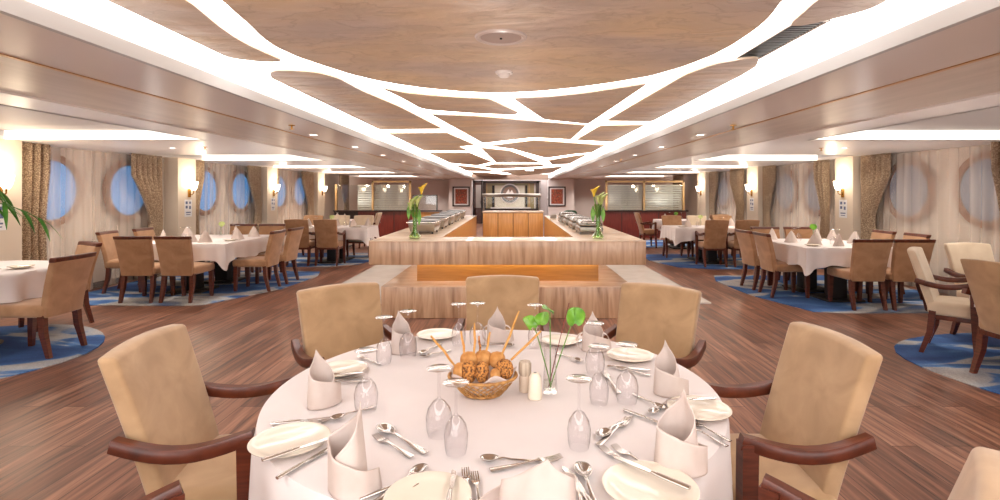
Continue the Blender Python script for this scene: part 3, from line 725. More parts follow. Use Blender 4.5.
def mk_arm(su, nm, full=False):
    def f():
        t = thing(nm, 'x', 'chair')
        G().rbox((0,-.015,.42),(.45,.39,.12),.035,(3,3,1), lambda x,y,z: (x, y, z+(.02*(1-(x/.24)**2)*(1-((y+.015)/.2)**2) if z > .42 else 0))).build('seat', su, t)
        def bk(x, y, z):
            k = max(0,(z-.36)/.57); return (x*(.92+.10*k)*(1), y+.055-.165*k**1.15+.16*(x/.23)**2*.12-(.012 if y < -.235 else -.014)*(1-(x/.22)**2)*math.sin(max(0,min(1,k))*math.pi), z+.012*(1-(x/.23)**2)*(k > .9))
        G().rbox((0,-.235,.645),(.45,.062,.57),.016,(6,1,7), bk).build('backrest', su, t)
        G().rbox((0,-.02,.345),(.43,.37,.04),.006).build('seat_frame', redwood_h, t)
        sq = [(1,1),(-1,1),(-1,-1),(1,-1)]
        rd = [(math.cos(a)*(1 if abs(math.cos(a)) > .5 else 1), math.sin(a)) for a in [R(22.5+45*k) for k in range(8)]]
        for sx in (-1,1):
            # arm: bows down and outward between the back and the front post
            pts = []; sz = []
            for k in range(11):
                u = k/10; y = -.29+.425*u
                z = .665-.038*math.sin(math.pi*min(1,u*1.02))+.006*u
                x = sx*(.25+.016*math.sin(math.pi*u)**1.0)
                pts.append((x, y, z)); sz.append((.019+.004*math.sin(math.pi*u), .022))
            G().sweep(pts, sz, [(1,.75),(.8,1),(-.8,1),(-1,.75),(-1,-.75),(-.8,-1),(.8,-1),(1,-.75)]).build('armrest', redwood_h, t)
            G().sweep([(sx*.25,.112,.668),(sx*.25,.115,.42),(sx*.24,.125,.2),(sx*.245,.135,0)], [(.024,.026),(.024,.025),(.022,.024),(.016,.018)], sq, up=(0,1,0)).build('leg', redwood, t)
            G().sweep([(sx*.2,-.17,.40),(sx*.205,-.19,.2),(sx*.21,-.255,0)], [(.026,.026),(.024,.024),(.017,.017)], sq, up=(0,1,0)).build('leg', redwood, t)
        return t
    return f
armP = Proto(mk_arm(suede, 'dining_armchair'))
armW = Proto(mk_arm(suede_warm, 'dining_armchair'))
armL = Proto(mk_arm(suede_pale, 'dining_armchair'))
side = Proto(mk_side(suede_warm, 'dining_chair'))
TCX, TCY = 0.0, 1.94
# front round table
def chair_at(P_, cx, cy, ang, r, label, group, rotoff=0, scale=None):
    a = R(ang); loc = (cx+r*math.cos(a), cy+r*math.sin(a), .0)
    return P_(loc, a+R(90)+R(rotoff), label, group, scale)
FG = 'suede armchairs around the front round table'
chair_at(armP, TCX, TCY, 90, .99, 'tan suede armchair behind the front round table, directly before the buffet', FG)
chair_at(armP, TCX, TCY, 134, 1.03, 'tan suede armchair at the back left of the front round table', FG, -6)
chair_at(armP, TCX, TCY, 47, 1.01, 'tan suede armchair at the back right of the front round table', FG, 4)
chair_at(armP, TCX, TCY, 181, .94, 'tan suede armchair with curved wooden arms left of the front round table', FG, 6)
chair_at(armP, TCX, TCY, -2, .915, 'tan suede armchair with curved wooden arms right of the front round table', FG, 4)
chair_at(armP, TCX, TCY, 228, 1.12, 'armchair at the bottom left corner, showing a wooden arm beside the tablecloth', FG, -6)
chair_at(armP, TCX, TCY, -50, 1.04, 'armchair at the bottom right corner, only its back top and one arm showing', FG, 6)

def pedestal(g, x, y, w_=.09):
    g.rbox((x,y,.37),(w_*2,w_*2,.7),.01); g.rbox((x,y,.02),(w_*5,w_*5,.035),.01)
def round_table(cx, cy, r, label, clabel, drop=.42, nf=18):
    t = thing('round_table', label, 'table', (cx, cy, 0))
    G().lathe([(0,.71),(r-.02,.71),(r-.01,.72),(r-.02,.733),(0,.733)], 48).build('tabletop', dark_wood, t)
    G().lathe([(0,0),(.28,0),(.3,.02),(.1,.05),(.06,.1),(.06,.7),(.12,.71)], 24).build('pedestal', black, t)
    def fn(u, v):
        th = u*2*math.pi
        if v < .5: rr = r*(v/.5)*1.0; return (rr*math.cos(th), rr*math.sin(th), .74)
        k = (v-.5)/.5
        wv = math.sin(nf*th+1.3*math.sin(3*th))
        rr = r+.012*math.sin(min(1,k*8)*math.pi/2)+k*(.035*wv-.01); z = .74-.008*min(1,k*6)-drop*k*(1+.06*math.sin(4*th))
        return (rr*math.cos(th), rr*math.sin(th), z)
    o = G().grid(fn, 180, 24).build('tablecloth', cloth, loc=(cx,cy,0), smooth=70)
    tag(o, clabel, 'tablecloth'); return t
round_table(TCX, TCY, .80, 'round pedestal table in the foreground under the white cloth', 'white round tablecloth on the large foreground table')
def rect_table(x0, x1, y0, y1, label, clabel, drop=.25):
    cx, cy = (x0+x1)/2, (y0+y1)/2; hx, hy = (x1-x0)/2, (y1-y0)/2
    t = thing('dining_table', label, 'table', (cx, cy, 0))
    G().rbox((0,0,.72),(hx*2-.02,hy*2-.02,.026),.006).build('tabletop', dark_wood, t)
    for s_ in (-1,1):
        g = G(); pedestal(g, 0, s_*hy*.5, .1); g.build('pedestal', black, t)
    # cloth: perimeter parametrised, corners hang in points
    N_ = 160; per = []
    def rim(u):
        s_ = u*4; k = int(s_)%4; f = s_-int(s_)
        c = [(-hx,-hy),(hx,-hy),(hx,hy),(-hx,hy)]
        a, b = c[k], c[(k+1)%4]; f2 = .5-.5*math.cos(math.pi*f); f2 = .35*f2+.65*f
        return (a[0]+(b[0]-a[0])*f2, a[1]+(b[1]-a[1])*f2, min(f2, 1-f2)*math.hypot(b[0]-a[0], b[1]-a[1]))
    def fn(u, v):
        x, y, dc = rim(u)
        if v < .3: k = v/.3; return (x*k, y*k, .745)
        k = (v-.3)/.7
        nx, ny = (x/hx)**9, (y/hy)**9; ln = math.hypot(nx, ny) or 1; nx/=ln; ny/=ln
        corner = math.exp(-(dc/.07)**2)
        wv = .022*math.sin(u*2*math.pi*22)+.05*corner*k
        off = .012*min(1,k*6)+k*wv
        dd = drop*(1+.42*corner)+.02*math.sin(u*2*math.pi*9)*k
        return (x+nx*off, y+ny*off, .745-.006*min(1,k*6)-dd*k)
    o = G().grid(fn, N_, 16).build('tablecloth', cloth, loc=(cx,cy,0), smooth=70)
    tag(o, clabel, 'tablecloth'); return t
# side tables ---------------------------------------------------
rect_table(-5.4,-4.0,7.34,9.0, 'rectangular table under white cloth in front of the near left portholes', 'white cloth on the near left dining table, corner hanging in a point')
rect_table(3.9,5.1,6.8,8.2, 'rectangular table under white cloth in front of the near right portholes', 'white cloth on the near right dining table, corner hanging in a point')
rect_table(-4.5,-2.95,10.75,11.6, 'rectangular table under white cloth, second on the left', 'white cloth on the second left dining table beside the buffet')
rect_table(3.38,5.0,10.6,11.6, 'rectangular table under white cloth, second on the right', 'white cloth on the second right dining table')
round_table(-5.1,4.85,.72, 'round table at the left edge of the photo', 'white tablecloth at the left edge of the photo', .26, 14)
round_table(4.7,4.15,.72, 'round table just beyond the right edge, partly hidden by armchairs', 'white tablecloth just beyond the right edge of the photo', .26, 14)
rect_table(-5.1,-4.1,13.5,14.4, 'small far left table before the red partition', 'white cloth on the farthest left table')
rect_table(3.95,5.0,13.5,14.4, 'small far right table before the red partition', 'white cloth on the farthest right table')
GB, GE, GC, GG_ = 'chairs around the near left table', 'chairs around the near right table', 'chairs around the second left table', 'chairs around the second right table'
def sc_(P_, x, y, deg, label, group): return P_((x, y, 0), R(deg), label, group)
nb = 'tan wood-railed chair '
sc_(side,-4.39,7.13,0, nb+'on the near side of the near left table, closer to the aisle', GB)
sc_(side,-4.93,7.13,3, nb+'on the near side of the near left table, closer to the wall', GB)
sc_(side,-3.82,7.88,92, nb+'on the aisle side of the near left table, nearer the camera', GB)
sc_(side,-3.80,8.50,88, nb+'on the aisle side of the near left table, farther from camera', GB)
sc_(side,-5.62,7.75,-80, nb+'between the near left table and the wall, nearer the camera', GB)
sc_(side,-5.58,8.42,-85, nb+'between the near left table and the wall, farther one', GB)
sc_(side,-4.35,9.22,180, nb+'on the far side of the near left table, closer to the aisle', GB)
sc_(side,-4.88,9.22,180, nb+'on the far side of the near left table, closer to the wall', GB)
sc_(side,4.48,6.70,0, nb+'on the near side of the near right table, closer to the aisle', GE)
sc_(side,4.99,6.68,-3, nb+'on the near side of the near right table, closer to the wall', GE)
sc_(side,3.93,7.40,-92, nb+'on the aisle side of the near right table, nearer the camera', GE)
sc_(side,3.92,7.97,-88, nb+'on the aisle side of the near right table, farther one', GE)
sc_(side,5.38,7.28,86, nb+'between the near right table and the wall, nearer the camera', GE)
sc_(side,5.34,7.86,88, nb+'between the near right table and the wall, farther one', GE)
sc_(side,4.28,8.38,180, nb+'on the far side of the near right table, closer to the aisle', GE)
sc_(side,4.83,8.38,180, nb+'on the far side of the near right table, closer to the wall', GE)
ab = 'tan armchair '
sc_(armW,-3.66,10.62,0, ab+'on the near side of the second left table, closer to the buffet', GC)
sc_(armW,-4.24,10.62,2, ab+'on the near side of the second left table, closer to the wall', GC)
sc_(armL,-3.42,11.85,180, 'pale armchair on the far side of the second left table, closest to buffet', GC)
sc_(armL,-3.98,11.85,180, 'pale armchair in the middle of the far side of the second left table', GC)
sc_(armW,-4.60,11.85,180, ab+'on the far side of the second left table, closest to the wall', GC)
sc_(armW,4.04,10.44,0, ab+'on the near side of the second right table, closer to the aisle', GG_)
sc_(armW,4.64,10.44,-2, ab+'on the near side of the second right table, closer to the wall', GG_)
sc_(armW,3.75,11.78,180, ab+'on the far side of the second right table, closest to the aisle', GG_)
sc_(armL,4.33,11.78,180, 'pale armchair in the middle of the far side of the second right table', GG_)
sc_(armW,4.92,11.78,180, ab+'on the far side of the second right table, closest to the wall', GG_)
sc_(armL,-3.85,13.95,90, 'pale armchair in profile before the dark red partition on the left', 'chairs by the partitions')
sc_(armW,3.72,14.0,-90, 'tan chair in profile before the dark red partition on the right', 'chairs by the partitions')
sc_(armW,5.1,13.0,0, 'tan armchair on the near side of the farthest right table', 'chairs by the partitions')
sc_(side,-4.28,4.75,92, 'tan chair with wooden top rail in profile at the left edge, on a round rug', 'chairs around the left edge table')
sc_(side,-4.98,5.72,150, 'tan chair mostly hidden behind the profile chair at the left edge', 'chairs around the left edge table')
sc_(armL,4.12,4.72,-135, 'pale armchair in profile at the right edge, on a round blue rug', 'chairs around the right edge table')
sc_(armP,4.04,4.0,-86, 'tan armchair seen from behind, cut by the right edge of the photo', 'chairs around the right edge table')
sc_(armL,4.80,5.10,180, 'pale armchair at the right edge, facing the camera behind the others', 'chairs around the right edge table')

# ================================================================ TABLEWARE
TT = .742
def mk_napkin(k=0):
    def f():
        t = thing('folded_napkin', 'x', 'napkin')
        hh, r0, tn, lean = [(.172,.047,1.15,.0),(.185,.045,1.3,.016),(.192,.050,1.35,-.012),(.145,.074,1.1,.02)][k]
        def wrap(u, v):
            th = 2*math.pi*(tn*(u-.32))
            if u < .32: top = hh*(.42+.58*(u/.32)**.9)
            else: top = hh*(1-.74*((u-.32)/.68)**.62)
            q = max(0, 1-abs(u-.32)/.30)
            close = 1-(.72 if k < 3 else .35)*q*v**1.7
            r = r0*(1-.10+.20*u)*(1+.05*math.sin(3*th+1)+.05*v*math.sin(5*th+k))
            if u > .84: r += (u-.84)/.16*.030*(1-.2*v)
            x, y = r*math.sin(th)*close*1.08, -r*math.cos(th)*(1-.30*v*q)*.86
            return (x+lean*v*v*q, y+.010*v*q, .001+top*v+.0025*math.sin(14*u+9*v)*v)
        G().grid(wrap, 60, 14).build('body', napkin_m, t, solid=.0022, smooth=34)
        if k == 0:
            for sx in (-1,1):
                def wing(u, v, sx=sx):
                    a = math.pi*u; return (sx*(r0*.9+.032*math.sin(a)), .012-.024*v+.01*math.cos(a), .002+.075*(.5-.5*math.cos(a)))
                G().grid(wing, 12, 6).build('flap', napkin_m, t, solid=.0024, smooth=34)
        return t
    return f
NAPS = [Proto(mk_napkin(k)) for k in range(4)]
def mk_nap_far():
    # small standing napkin for far tables
    def leaf(u, v):
        th = u*2*math.pi; r = .07*(1-v)**.8+.004; pk = .17*(1-.25*abs(math.sin(th))*(1-v))
        return (r*math.cos(th)*(1.25+.15*math.cos(5*th)), r*math.sin(th)*(.7+.1*math.sin(4*th)), .001+pk*v)
    return tag(G().grid(leaf, 24, 8).build('folded_napkin', napkin_m, smooth=45), 'x', 'napkin')
napF = Proto(mk_nap_far)
gprof = [(.0,.2),(.030,.2),(.034,.1985),(.030,.197),(.006,.193),(.0042,.18),(.0042,.115),(.006,.108),(.018,.100),(.033,.08),(.039,.055),(.037,.02),(.032,.0),(.031,.0),(.036,.02),(.0378,.055),(.032,.079),(.017,.0985),(.004,.106)]
def mk_wine(sx=1, hz=1):
    def f():
        t = thing('wine_glass', 'x', 'glass')
        pr = [(r*sx, z*hz) for r, z in gprof]
        G().lathe(pr[5:], 28).build('bowl', glass, t, smooth=60)
        G().lathe([(0,.200*hz),(.033,.200*hz),(.037,.198*hz),(.033,.1965*hz),(.008,.193*hz),(.0042,.18*hz)], 28).build('foot', glass_foot, t, smooth=60)
        return t
    return f
wineP, fluteP = Proto(mk_wine()), Proto(mk_wine(.85,.98))
def mk_plate():
    return tag(G().lathe([(0,.004),(.055,.004),(.062,.002),(.066,.005),(.085,.012),(.1,.016),(.101,.018),(.098,.0185),(.08,.013),(.062,.008),(0,.0075)], 48).build('bread_plate', plate_m, smooth=50), 'x', 'plate')
plate = Proto(mk_plate)
def mk_fork():
    t = thing('dinner_fork', 'x', 'fork')
    G().sweep([(0,0,.003),(.03,0,.003),(.09,0,.005),(.125,0,.008),(.14,0,.007)], [(.009,.0016),(.0085,.0018),(.0035,.002),(.004,.0018),(.011,.0012)], [(1,.6),(.6,1),(-.6,1),(-1,.6),(-1,-.6),(-.6,-1),(.6,-1),(1,-.6)]).build('handle', steel, t)
    g = G(); g.sweep([(.138,0,.007),(.152,0,.004),(.158,0,.0035)], [(.0115,.0012),(.0125,.001),(.0122,.001)], [(1,1),(-1,1),(-1,-1),(1,-1)])
    for k in range(4): g.sweep([(.157,-.0103+k*.0069,.0035),(.18,-.0103+k*.0069,.005),(.2,-.010+k*.0066,.009)], [(.0019,.001),(.0018,.001),(.001,.0007)], [(1,1),(-1,1),(-1,-1),(1,-1)])
    g.build('tines', steel, t); return t
def mk_spoon():
    t = thing('table_spoon', 'x', 'spoon')
    G().sweep([(0,0,.003),(.03,0,.003),(.09,0,.006),(.125,0,.01),(.142,0,.008)], [(.009,.0016),(.0085,.0018),(.0035,.0022),(.0035,.002),(.006,.0015)], [(1,.6),(.6,1),(-.6,1),(-1,.6),(-1,-.6),(-.6,-1),(.6,-1),(1,-.6)]).build('handle', steel, t)
    def bowl(u, v):
        th = u*2*math.pi; return (.171+.033*v*math.cos(th), .0205*v*math.sin(th)*(1+.12*math.cos(th)), .0015+.0095*v*v)
    G().grid(bowl, 28, 8).build('bowl', steel, t, solid=.0014, smooth=60); return t
def mk_knife():
    t = thing('table_knife', 'x', 'knife')
    G().sweep([(0,0,.005),(.01,0,.005),(.08,0,.005),(.1,0,.005),(.105,0,.005)], [(.007,.004),(.0085,.0045),(.0075,.004),(.006,.0035),(.004,.003)], n=10).build('handle', steel, t)
    G().prism([(.1,-.005),(.13,-.0085),(.18,-.010),(.205,-.008),(.22,.002),(.21,.007),(.1,.005)], .003, .0055).build('blade', steel, t); return t
fork, spoon, knife = Proto(mk_fork), Proto(mk_spoon), Proto(mk_knife)
def lay(P_, hx, hy, tx, ty, label, z=TT+.001, tilt=0, length=None):
    a, b = at(hx, hy, z), at(tx, ty, z); d = b-a; nom = .21
    s_ = max(.78, min(1.15, d.length/nom)) if length is None else length
    mid = a.lerp(b, .5); th = math.atan2(d.y, d.x); l = nom*s_
    o = P_((mid.x-math.cos(th)*l/2, mid.y-math.sin(th)*l/2, z), th, label, None, (s_,s_,1))
    if tilt: o.rotation_euler = (0, tilt, th)
    o['group'] = 'cutlery on the front table'
    return o
FT = ' on the front table'
S_ = {'B':'back centre','BL':'back left','L':'left','FL':'front left','F':'front centre','FR':'front right','R':'right','BR':'back right'}
# napkins: pixel of the base, rotation, variant
for (px, py, rot, k, nm, lb, sc_l) in (
    (497,341,180,0,'B','before the back centre chair',.95),
    (402,352,200,1,'BL','between two upturned glasses',1.0),
    (322,405,215,1,'L','leaning peak at the tablecloth edge',1.0),
    (349,487,120,2,'FL','tall cuffed peak right of the left plate',1.08),
    (537,524,0,3,'F','largest one, cut by the bottom edge',1.1),
    (677,468,150,2,'FR','tall one between the two right-hand plates',1.05),
    (668,394,150,1,'R','before the right armchair',1.0),
    (593,350,180,0,'BR','behind the green leaf',1.0)):
    p = at(px, py, TT)
    NAPS[k](p, R(rot), 'beige folded napkin at the %s place, %s' % (S_[nm], lb), 'folded napkins on the front table', (sc_l,)*3)
GLW = [(384,316,'left of the back left napkin'),(408,311,'right of the back left napkin'),(458.6,303,'left of a pair beside the back centre napkin'),
       (477.6,303,'right of a pair beside the back centre napkin'),(535,304,'right of the back centre napkin'),(595,323,'in front of the back right napkin'),
       (599,345,'right of the flower vase, between other glasses'),(627,344,'beside the back right bread plate'),(579,377,'alone, right of the glass vase base'),
       (439,368,'left of the bread basket, farther of two'),(456,381,'left of the bread basket, nearer of two'),(366,350,'right of the left napkin')]
for i, (px, py, lb) in enumerate(GLW):
    p = at(px, py, TT+.2); p.z = TT+.0015
    (wineP if i % 2 else fluteP)(p, i, 'upside-down wine glass '+lb+FT, 'upturned wine glasses on the front table')
for (px, py, lb, sx) in ((650,490,'nearest right, below crossed knife and forks',1.12),(699,411,'at the right edge of the cloth, under a knife',1.0),(630,357,'behind the right napkin, near the back right chair',1.0),
    (437,336,'small looking, at the back left of the bread basket',1.0),(341,371,'at the left back, behind the left napkin',1.0),(290,443,'at the left edge of the cloth with a knife on it',1.08),
    (428,500,'at the bottom edge with a knife blade on it',1.0),(560,342,'behind the green flowers at the back',.9)):
    p = at(px, py, TT+.006); p.z = TT+.001
    plate(p, 0, 'cream round bread plate '+lb, 'bread plates on the front table', (sx,sx,1))
CUT = [
 (spoon,426,454,378,427,'dessert spoon lying left of the front glasses'),(fork,412,458,373,436,'dessert fork under the dessert spoon at the front left'),
 (spoon,374,504,427,467,'large spoon pointing up right beside the bottom plate'),(knife,362,500,420,478,'knife below the large spoon at the bottom left'),
 (fork,385,506,437,476,'fork half hidden beside the large spoon, front left'),
 (fork,470,510,465,469,'left fork of the pair above the bottom edge'),(fork,481,514,474,473,'right fork of the pair above the bottom edge'),
 (spoon,530,462,488,461,'dessert spoon pointing left behind the front napkin'),(fork,490,471,565,458,'dessert fork passing behind the front napkin'),
 (spoon,600,520,580,464,'big spoon with oval bowl right of the front napkin'),(knife,606,524,565,470,'knife left of the big spoon by the front napkin'),(knife,584,512,574,478,'second knife beside the front napkin'),
 (fork,650,478,598,447,'outer fork over the nearest right plate'),(fork,664,478,611,446,'inner fork over the nearest right plate'),
 (spoon,631,417,597,440,'dessert spoon, bowl down left, near the lone glass'),(fork,598,446,630,419,'dessert fork crossing the dessert spoon near the lone glass'),
 (spoon,668,402,652,415,'spoon left of the right plate'),(knife,632,414,660,424,'knife left of the right plate'),
 (fork,722,438,694,424,'inner fork right of the tall front right napkin'),(fork,719,443,690,428,'outer fork right of the tall front right napkin'),
 (knife,608,367,648,371,'knife before the back right plate'),(fork,650,376,612,368,'fork before the back right plate'),
 (fork,619,394,603,372,'fork among glasses right of the vase'),(spoon,640,398,658,408,'small spoon near the right napkin'),
 (spoon,558,354,582,363,'spoon right of the flower vase'),(fork,556,345,574,337,'fork beyond the green flowers'),(knife,563,348,584,340,'knife beyond the green flowers'),
 (spoon,482,345,515,347,'spoon right of the back centre napkin'),(fork,446,352,424,357,'fork behind the breadsticks, back left'),(spoon,441,344,419,356,'spoon behind the breadsticks, back left'),
 (knife,271,425,330,419,'upper knife above the left plate'),(fork,272,428,333,421,'fork above the left plate, below the knife'),
 (knife,277,480,330,449,'lower knife crossing below the left plate'),(fork,362,382,328,384,'fork before the left back plate'),
 (knife,318,384,361,378,'knife before the left back plate'),(fork,378,364,360,358,'fork before the back left glass'),(spoon,360,412,345,417,'spoon right of the upper left knife')]
for (P_, a, b, c, d, lb) in CUT: lay(P_, a, b, c, d, 'polished steel '+lb, z=TT+.0015)
lay(knife, 262,462,334,438, 'polished steel knife lying across the left bread plate', z=TT+.021)
lay(knife, 690,490,616,459, 'polished steel knife lying across the nearest right bread plate', z=TT+.022)
lay(knife, 712,400,672,401, 'polished steel knife lying across the far edge of the right bread plate', z=TT+.021)
lay(knife, 448,506,453,478, 'polished steel knife lying across the bottom edge plate', z=TT+.021)
lay(knife, 322,376,358,374, 'polished steel knife lying across the left back bread plate', z=TT+.021)

# bread basket
bp = at(483,392,TT); BX, BY = bp.x, 1.86
t = thing('bread_basket', 'woven wicker basket lined with a napkin in the table centre', 'basket', (BX, BY, TT))
g = G()
for k in range(26):
    for s_ in (-1, 1):
        pts = []; 
        for j in range(7):
            v = j/6; th = 2*math.pi*k/26+s_*v*.75; r = .062+.052*v**.8
            pts.append((r*math.cos(th)*1.05, r*math.sin(th)*.85, .004+.062*v+.0015*s_))
        g.sweep(pts, [.0022]*7, n=5)
g.build('weave', wicker, t)
for (r, z, q) in ((.115,.067,.0055),(.064,.006,.005)):
    pts = [(r*math.cos(a)*1.05, r*math.sin(a)*.85, z) for a in [2*math.pi*k/40 for k in range(41)]]
    G().sweep(pts, [q]*41, n=8, caps=False).build('rim', wicker, t)
G().lathe([(0,.003),(.06,.003),(.06,.006),(0,.006)], 24, sx=1.05, sy=.85).build('base', wicker, t)
def liner(u, v):
    th = u*2*math.pi; wv = 1+.06*math.sin(7*th)*v; r = (.05+.062*v**.8)*wv
    return (r*math.cos(th)*1.05, r*math.sin(th)*.85, .01+.066*v+.016*math.sin(5*th+1)*v**3)
tag(G().grid(liner, 60, 10).build('basket_liner', napkin_m, loc=(BX,BY,TT), solid=.002), 'white cloth liner inside the bread basket', 'napkin')
def roll(x, y, z, rx, ry, rz, m, lb, nm='bread_roll', rot=0, cuts=True):
    def f(u, v):
        th = u*2*math.pi; ph = v*math.pi
        k = 1+.04*math.sin(5*th+x*50)*math.sin(ph)+.05*math.sin(3*ph)
        return (rx*math.sin(ph)*math.cos(th)*k, ry*math.sin(ph)*math.sin(th)*k, rz*math.cos(ph)*k)
    return tag(G().grid(f, 24, 14).build(nm, m, loc=(BX+x,BY+y,TT+z), rot=rot), lb, 'bread', 'bread in the basket')
roll(-.078,-.030,.090,.026,.026,.030, bread, 'golden bread roll at the left of the basket')
roll(-.045,-.045,.095,.028,.024,.038, seeded, 'seeded dark bread roll left of centre in the basket')
roll(.000,-.050,.095,.026,.024,.036, seeded, 'seeded dark bread roll in the middle of the basket')
roll(.078,-.020,.095,.034,.028,.034, seeded, 'round seeded roll at the right of the basket')
roll(.045,-.045,.078,.020,.022,.026, bread, 'small golden roll low at the front right of the basket')
roll(.050,.02,.115,.032,.03,.028, bread, 'orange crusted roll at the upper right of the basket', rot=.5)
roll(-.05,.02,.115,.034,.03,.028, bread, 'flaky golden roll at the upper left of the basket')
roll(.0,.03,.115,.034,.03,.030, bread, 'golden roll in the middle back of the basket')
def stick(px0, py0, px1, py1, lb, y0=BY, y1=BY, m=stick_m):
    a, b = atd(px0, py0, y0), atd(px1, py1, y1); mid = a.lerp(b, .5)+Vector((.003,0,.002))
    tag(G().sweep([a, a.lerp(b,.25), mid, a.lerp(b,.75), b], [.0034,.0042,.0044,.0042,.003], n=8).build('breadstick', m), lb, 'breadstick', 'breadsticks in the basket')
bs = 'golden breadstick '
stick(455,366,431,336, bs+'leaning far left toward the back left plate', BY, BY-.05)
stick(465,362,461,331, bs+'upright, second from the left', BY+.02, BY+.03)
stick(474,360,474.5,323, bs+'tallest upright one left of centre', BY+.01, BY+.02)
stick(480,360,479,336, 'pinkish brown upright breadstick near the basket centre', BY+.03, BY+.04, seeded)
stick(484,360,490,332, bs+'short upright one right of centre', BY+.03, BY+.05)
stick(499,362,519,311, bs+'long, leaning right toward the back centre napkin', BY+.01, BY+.02)
stick(511,360,541,331, 'thin brown breadstick leaning far right past the pepper shaker', BY, BY-.02)
# shakers
p = at(525,391,TT)
t = thing('pepper_mill', 'taller white grinder shaker right of the bread basket', 'shaker', (p.x, p.y, TT))
G().lathe([(0,0),(.021,0),(.022,.01),(.021,.055),(.019,.058),(0,.058)], 24).build('body', salt_m, t)
G().lathe([(0,.058),(.019,.058),(.023,.066),(.023,.1),(.019,.108),(0,.108)], 24).build('ridged_cap', noisy('cap', [(.4, rgb(200,185,165)), (.6, rgb(170,152,134))], scale=(1,1,0), nscale=90, rough=.5), t)
p = at(535,397,TT)
t = thing('salt_shaker', 'white domed salt shaker beside the flower vase', 'shaker', (p.x, p.y-.01, TT))
G().lathe([(0,0),(.024,0),(.0255,.01),(.023,.05),(.021,.075),(.014,.087),(0,.09)], 24).build('body', ivory, t)
G().lathe([(0,.0905),(.006,.0895)], 10).build('holes', steel_d, t)
# flower vase
p = at(550,393,TT); VXp, VYp = p.x, p.y
t = thing('flower_vase', 'small clear glass vase with green anthurium stems in the table centre', 'flower vase', (VXp, VYp, TT+.001))
G().lathe([(0,.002),(.026,.002),(.027,.008),(.024,.06),(.020,.12),(.024,.165),(.0228,.165),(.0188,.12),(.0225,.06),(.024,.014),(0,.013)], 28).build('vase', glass, t, smooth=60)
G().lathe([(0,.0145),(.0236,.0145),(.022,.045),(0,.045)], 24).build('water', glass_mat('water', (.93,.95,.92,1), .5, .03), t)
def flower_stem(px, py, y, m, par=t, base=(0,0)):
    b = atd(px, py, y)-Vector((VXp,VYp,TT+.001)); a = Vector((base[0],base[1],.02)); 
    G().sweep([a, a.lerp(b,.35)+Vector((0,0,.006)), a.lerp(b,.7)+Vector((0,0,.004)), b], [.0022,.0022,.002,.0018], n=6).build('stem', m, par)
def heart(px, py, y, s_, rx, rz, par=t, m=leaf_m, nm='leaf'):
    c = atd(px, py, y)-Vector((VXp,VYp,TT+.001)); M = Matrix.Translation(c)@Matrix.Rotation(R(rz),4,'Z')@Matrix.Rotation(R(rx),4,'X')
    def f(u, v):
        th = u*2*math.pi; r = v*s_*(.72+.28*math.cos(th)**1+.12*abs(math.sin(th)))*(1 if abs(th-math.pi) > .35 else .65)
        x, y_ = r*math.sin(th), r*math.cos(th); return tuple(M@Vector((x, y_, .25*(x*x)/s_+.12*v*v*s_*math.sin(3*th))))
    G().grid(f, 32, 7).build(nm, m, par, solid=.0012, smooth=70)
flower_stem(535,328,VYp-.02, stem_m, base=(.004,0)); flower_stem(569,303,VYp+.02, stem_red, base=(-.004,.004)); flower_stem(573,320,VYp+.04, stem_m, base=(0,-.004)); flower_stem(550,310,VYp+.05, stem_m, base=(.002,.006))
heart(531,325,VYp-.02,.036,50,40); heart(542,321,VYp-.03,.036,55,-50); heart(550,311,VYp+.05,.034,30,90); heart(575,320,VYp+.04,.046,85,20)

# side table settings: small standing napkins, upturned glasses, plates
def setting(tb, naps, gls, pls):
    for (x, y, lb) in naps: napF((x, y, TT+.006), random.uniform(0,6), 'white folded napkin standing on the %s, %s' % (tb, lb), 'folded napkins on side tables')
    for i, (x, y, lb) in enumerate(gls): (wineP if i % 2 else fluteP)((x, y, TT+.006), 0, 'upside-down wine glass on the %s, %s' % (tb, lb), 'upturned wine glasses on side tables')
    for (x, y, lb) in pls: plate((x, y, TT+.006), 0, 'white bread plate on the %s, %s' % (tb, lb), 'bread plates on side tables')
setting('near left table', [(-5.15,7.75,'at the wall end'),(-4.62,7.55,'near edge, left one'),(-4.38,7.52,'near edge, right one'),(-4.18,8.0,'aisle edge, nearer one'),(-4.17,8.5,'aisle edge, farther one'),(-4.6,8.75,'far edge'),(-5.2,8.4,'wall edge, farther one')],
  [(-4.95,7.9,'next to the wall-end napkin'),(-4.78,7.75,'second from the wall'),(-4.68,7.95,'behind the near-edge napkins'),(-4.3,8.25,'between the aisle-edge napkins'),(-4.5,8.5,'toward the far edge')],
  [(-4.8,7.45,'near edge'),(-4.15,7.75,'aisle corner')])
setting('near right table', [(4.08,7.5,'aisle edge, tallest one'),(4.05,8.0,'aisle edge, farther one'),(4.22,7.15,'beside the front corner'),(4.45,7.0,'near edge'),(4.6,7.75,'in the middle'),(4.9,7.35,'wall edge, nearer one'),(4.95,7.95,'wall edge, farther one')],
  [(4.2,7.65,'beside the tallest napkin'),(4.35,7.8,'next to the green leaf'),(4.55,7.3,'in the middle, left of pair'),(4.66,7.35,'in the middle, right of pair'),(4.75,7.1,'near the wall side corner')],
  [(4.1,7.0,'at the front corner'),(4.7,6.95,'near edge')])
setting('second left table', [(-3.3,10.95,'near the buffet corner'),(-3.75,11.3,'in the middle'),(-4.3,11.1,'at the wall end'),(-3.1,11.35,'far corner')], [(-4.1,11.0,'near edge'),(-3.55,11.2,'middle')], [(-3.2,10.9,'buffet corner')])
setting('second right table', [(3.75,10.95,'near the aisle corner'),(4.3,11.2,'in the middle'),(4.8,11.3,'at the wall end')], [(4.0,11.1,'next to the aisle napkin'),(4.5,11.0,'middle')], [(3.6,10.85,'aisle corner')])
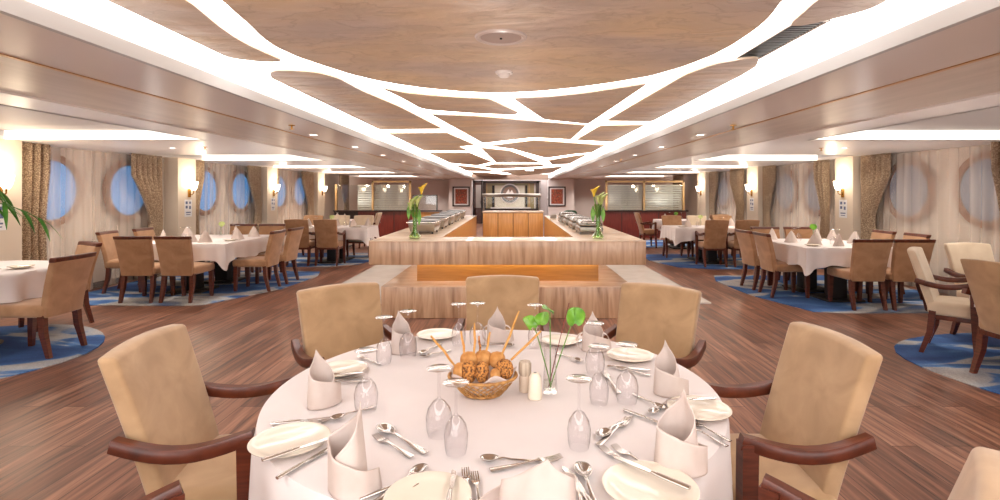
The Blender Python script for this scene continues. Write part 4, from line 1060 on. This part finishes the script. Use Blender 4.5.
setting('left edge table', [(-4.98,4.9,'cut by the left edge')], [], [(-4.62,4.95,'near the profile chair'),(-4.7,4.7,'at the photo edge')])
setting('farthest right table', [(4.1,13.8,'aisle side')], [(4.25,13.9,'left'),(4.6,14.0,'right')], [])
setting('farthest left table', [(-4.4,13.8,'aisle side'),(-4.7,14.1,'wall side')], [(-4.6,13.8,'middle')], [])
def small_flower(x, y, lb, m=pale_green, hh=.17):
    t = thing('table_flower', lb, 'flower vase', (x, y, TT+.006))
    G().lathe([(0,0),(.025,0),(.025,.1),(.022,.1),(.022,.01),(0,.01)], 16).build('vase', glass, t)
    G().sweep([(0,0,.01),(.005,0,hh)], [.004,.003]).build('stem', stem_m, t)
    def lf(u, v): a = (u-.5)*2.4; return (.06*math.sin(a)*math.sin(v*2.6)+.01, .03*math.cos(a)*v, hh-.03+.09*v)
    G().grid(lf, 8, 8).build('flower', m, t, solid=.002)
small_flower(4.42,7.55, 'small vase with bright green leaf on the near right table', leaf_m, .2)
small_flower(-4.85,8.75, 'small vase with pale flower on the near left table')
small_flower(-3.9,11.35, 'small vase with pale flower on the second left table')
small_flower(4.15,11.35, 'small vase with pale flower on the second right table')
small_flower(4.35,13.7, 'small vase with green flower on the farthest right table', leaf_m, .15)

# palm at the left edge
t = thing('potted_palm', 'potted palm beyond the left edge, its fronds reaching into the photo', 'plant', (-3.72, 3.0, 0))
G().lathe([(0,0),(.15,0),(.21,.4),(.23,.4),(.23,.44),(.2,.44),(.19,.38),(0,.38)], 28).build('pot', terracotta, t)
G().lathe([(0,.39),(.19,.39)], 20).build('soil', soil, t)
G().sweep([(0,0,.38),(.02,.0,.8),(.0,.02,1.25)], [.035,.03,.022]).build('trunk', stem_m, t)
for k in range(11):
    a = R([0,18,-20,50,95,140,180,220,260,300,-45][k]); ln = .85 if k < 3 else .6
    rise = [.42,.28,.5,.5,.4,.5,.4,.5,.4,.5,.35][k]
    pts = [Vector((ln*u*math.cos(a), ln*u*math.sin(a), 1.22+rise*math.sin(u*2.2)*.9-.12*u*u)) for u in [j/10 for j in range(11)]]
    g = G(); g.sweep(pts, [.006-.0004*j for j in range(11)], n=5)
    for j in range(2, 11):
        p = pts[j]; tdir = (pts[min(j+1,10)]-pts[j-1]).normalized(); sd = tdir.cross(Vector((0,0,1))).normalized()
        for s_ in (-1, 1):
            l_ = .26*(1-.05*j); dr = (sd*s_*.55+tdir*.8).normalized(); w_ = sd.cross(dr).normalized(); nrm = dr.cross(Vector((0,0,1))).normalized()
            b0 = p; v = []
            for q in range(5):
                f_ = q/4; c = b0+dr*l_*f_+Vector((0,0,-.09*f_*f_)); ww = .011*math.sin(math.pi*(.15+.85*f_))+.001
                v += [c+nrm*ww, c+Vector((0,0,.003)), c-nrm*ww]
            g.add(v, [(3*q+e, 3*q+e+1, 3*q+e+4, 3*q+e+3) for q in range(4) for e in range(2)])
    g.build('frond', palm_m, t, smooth=0)
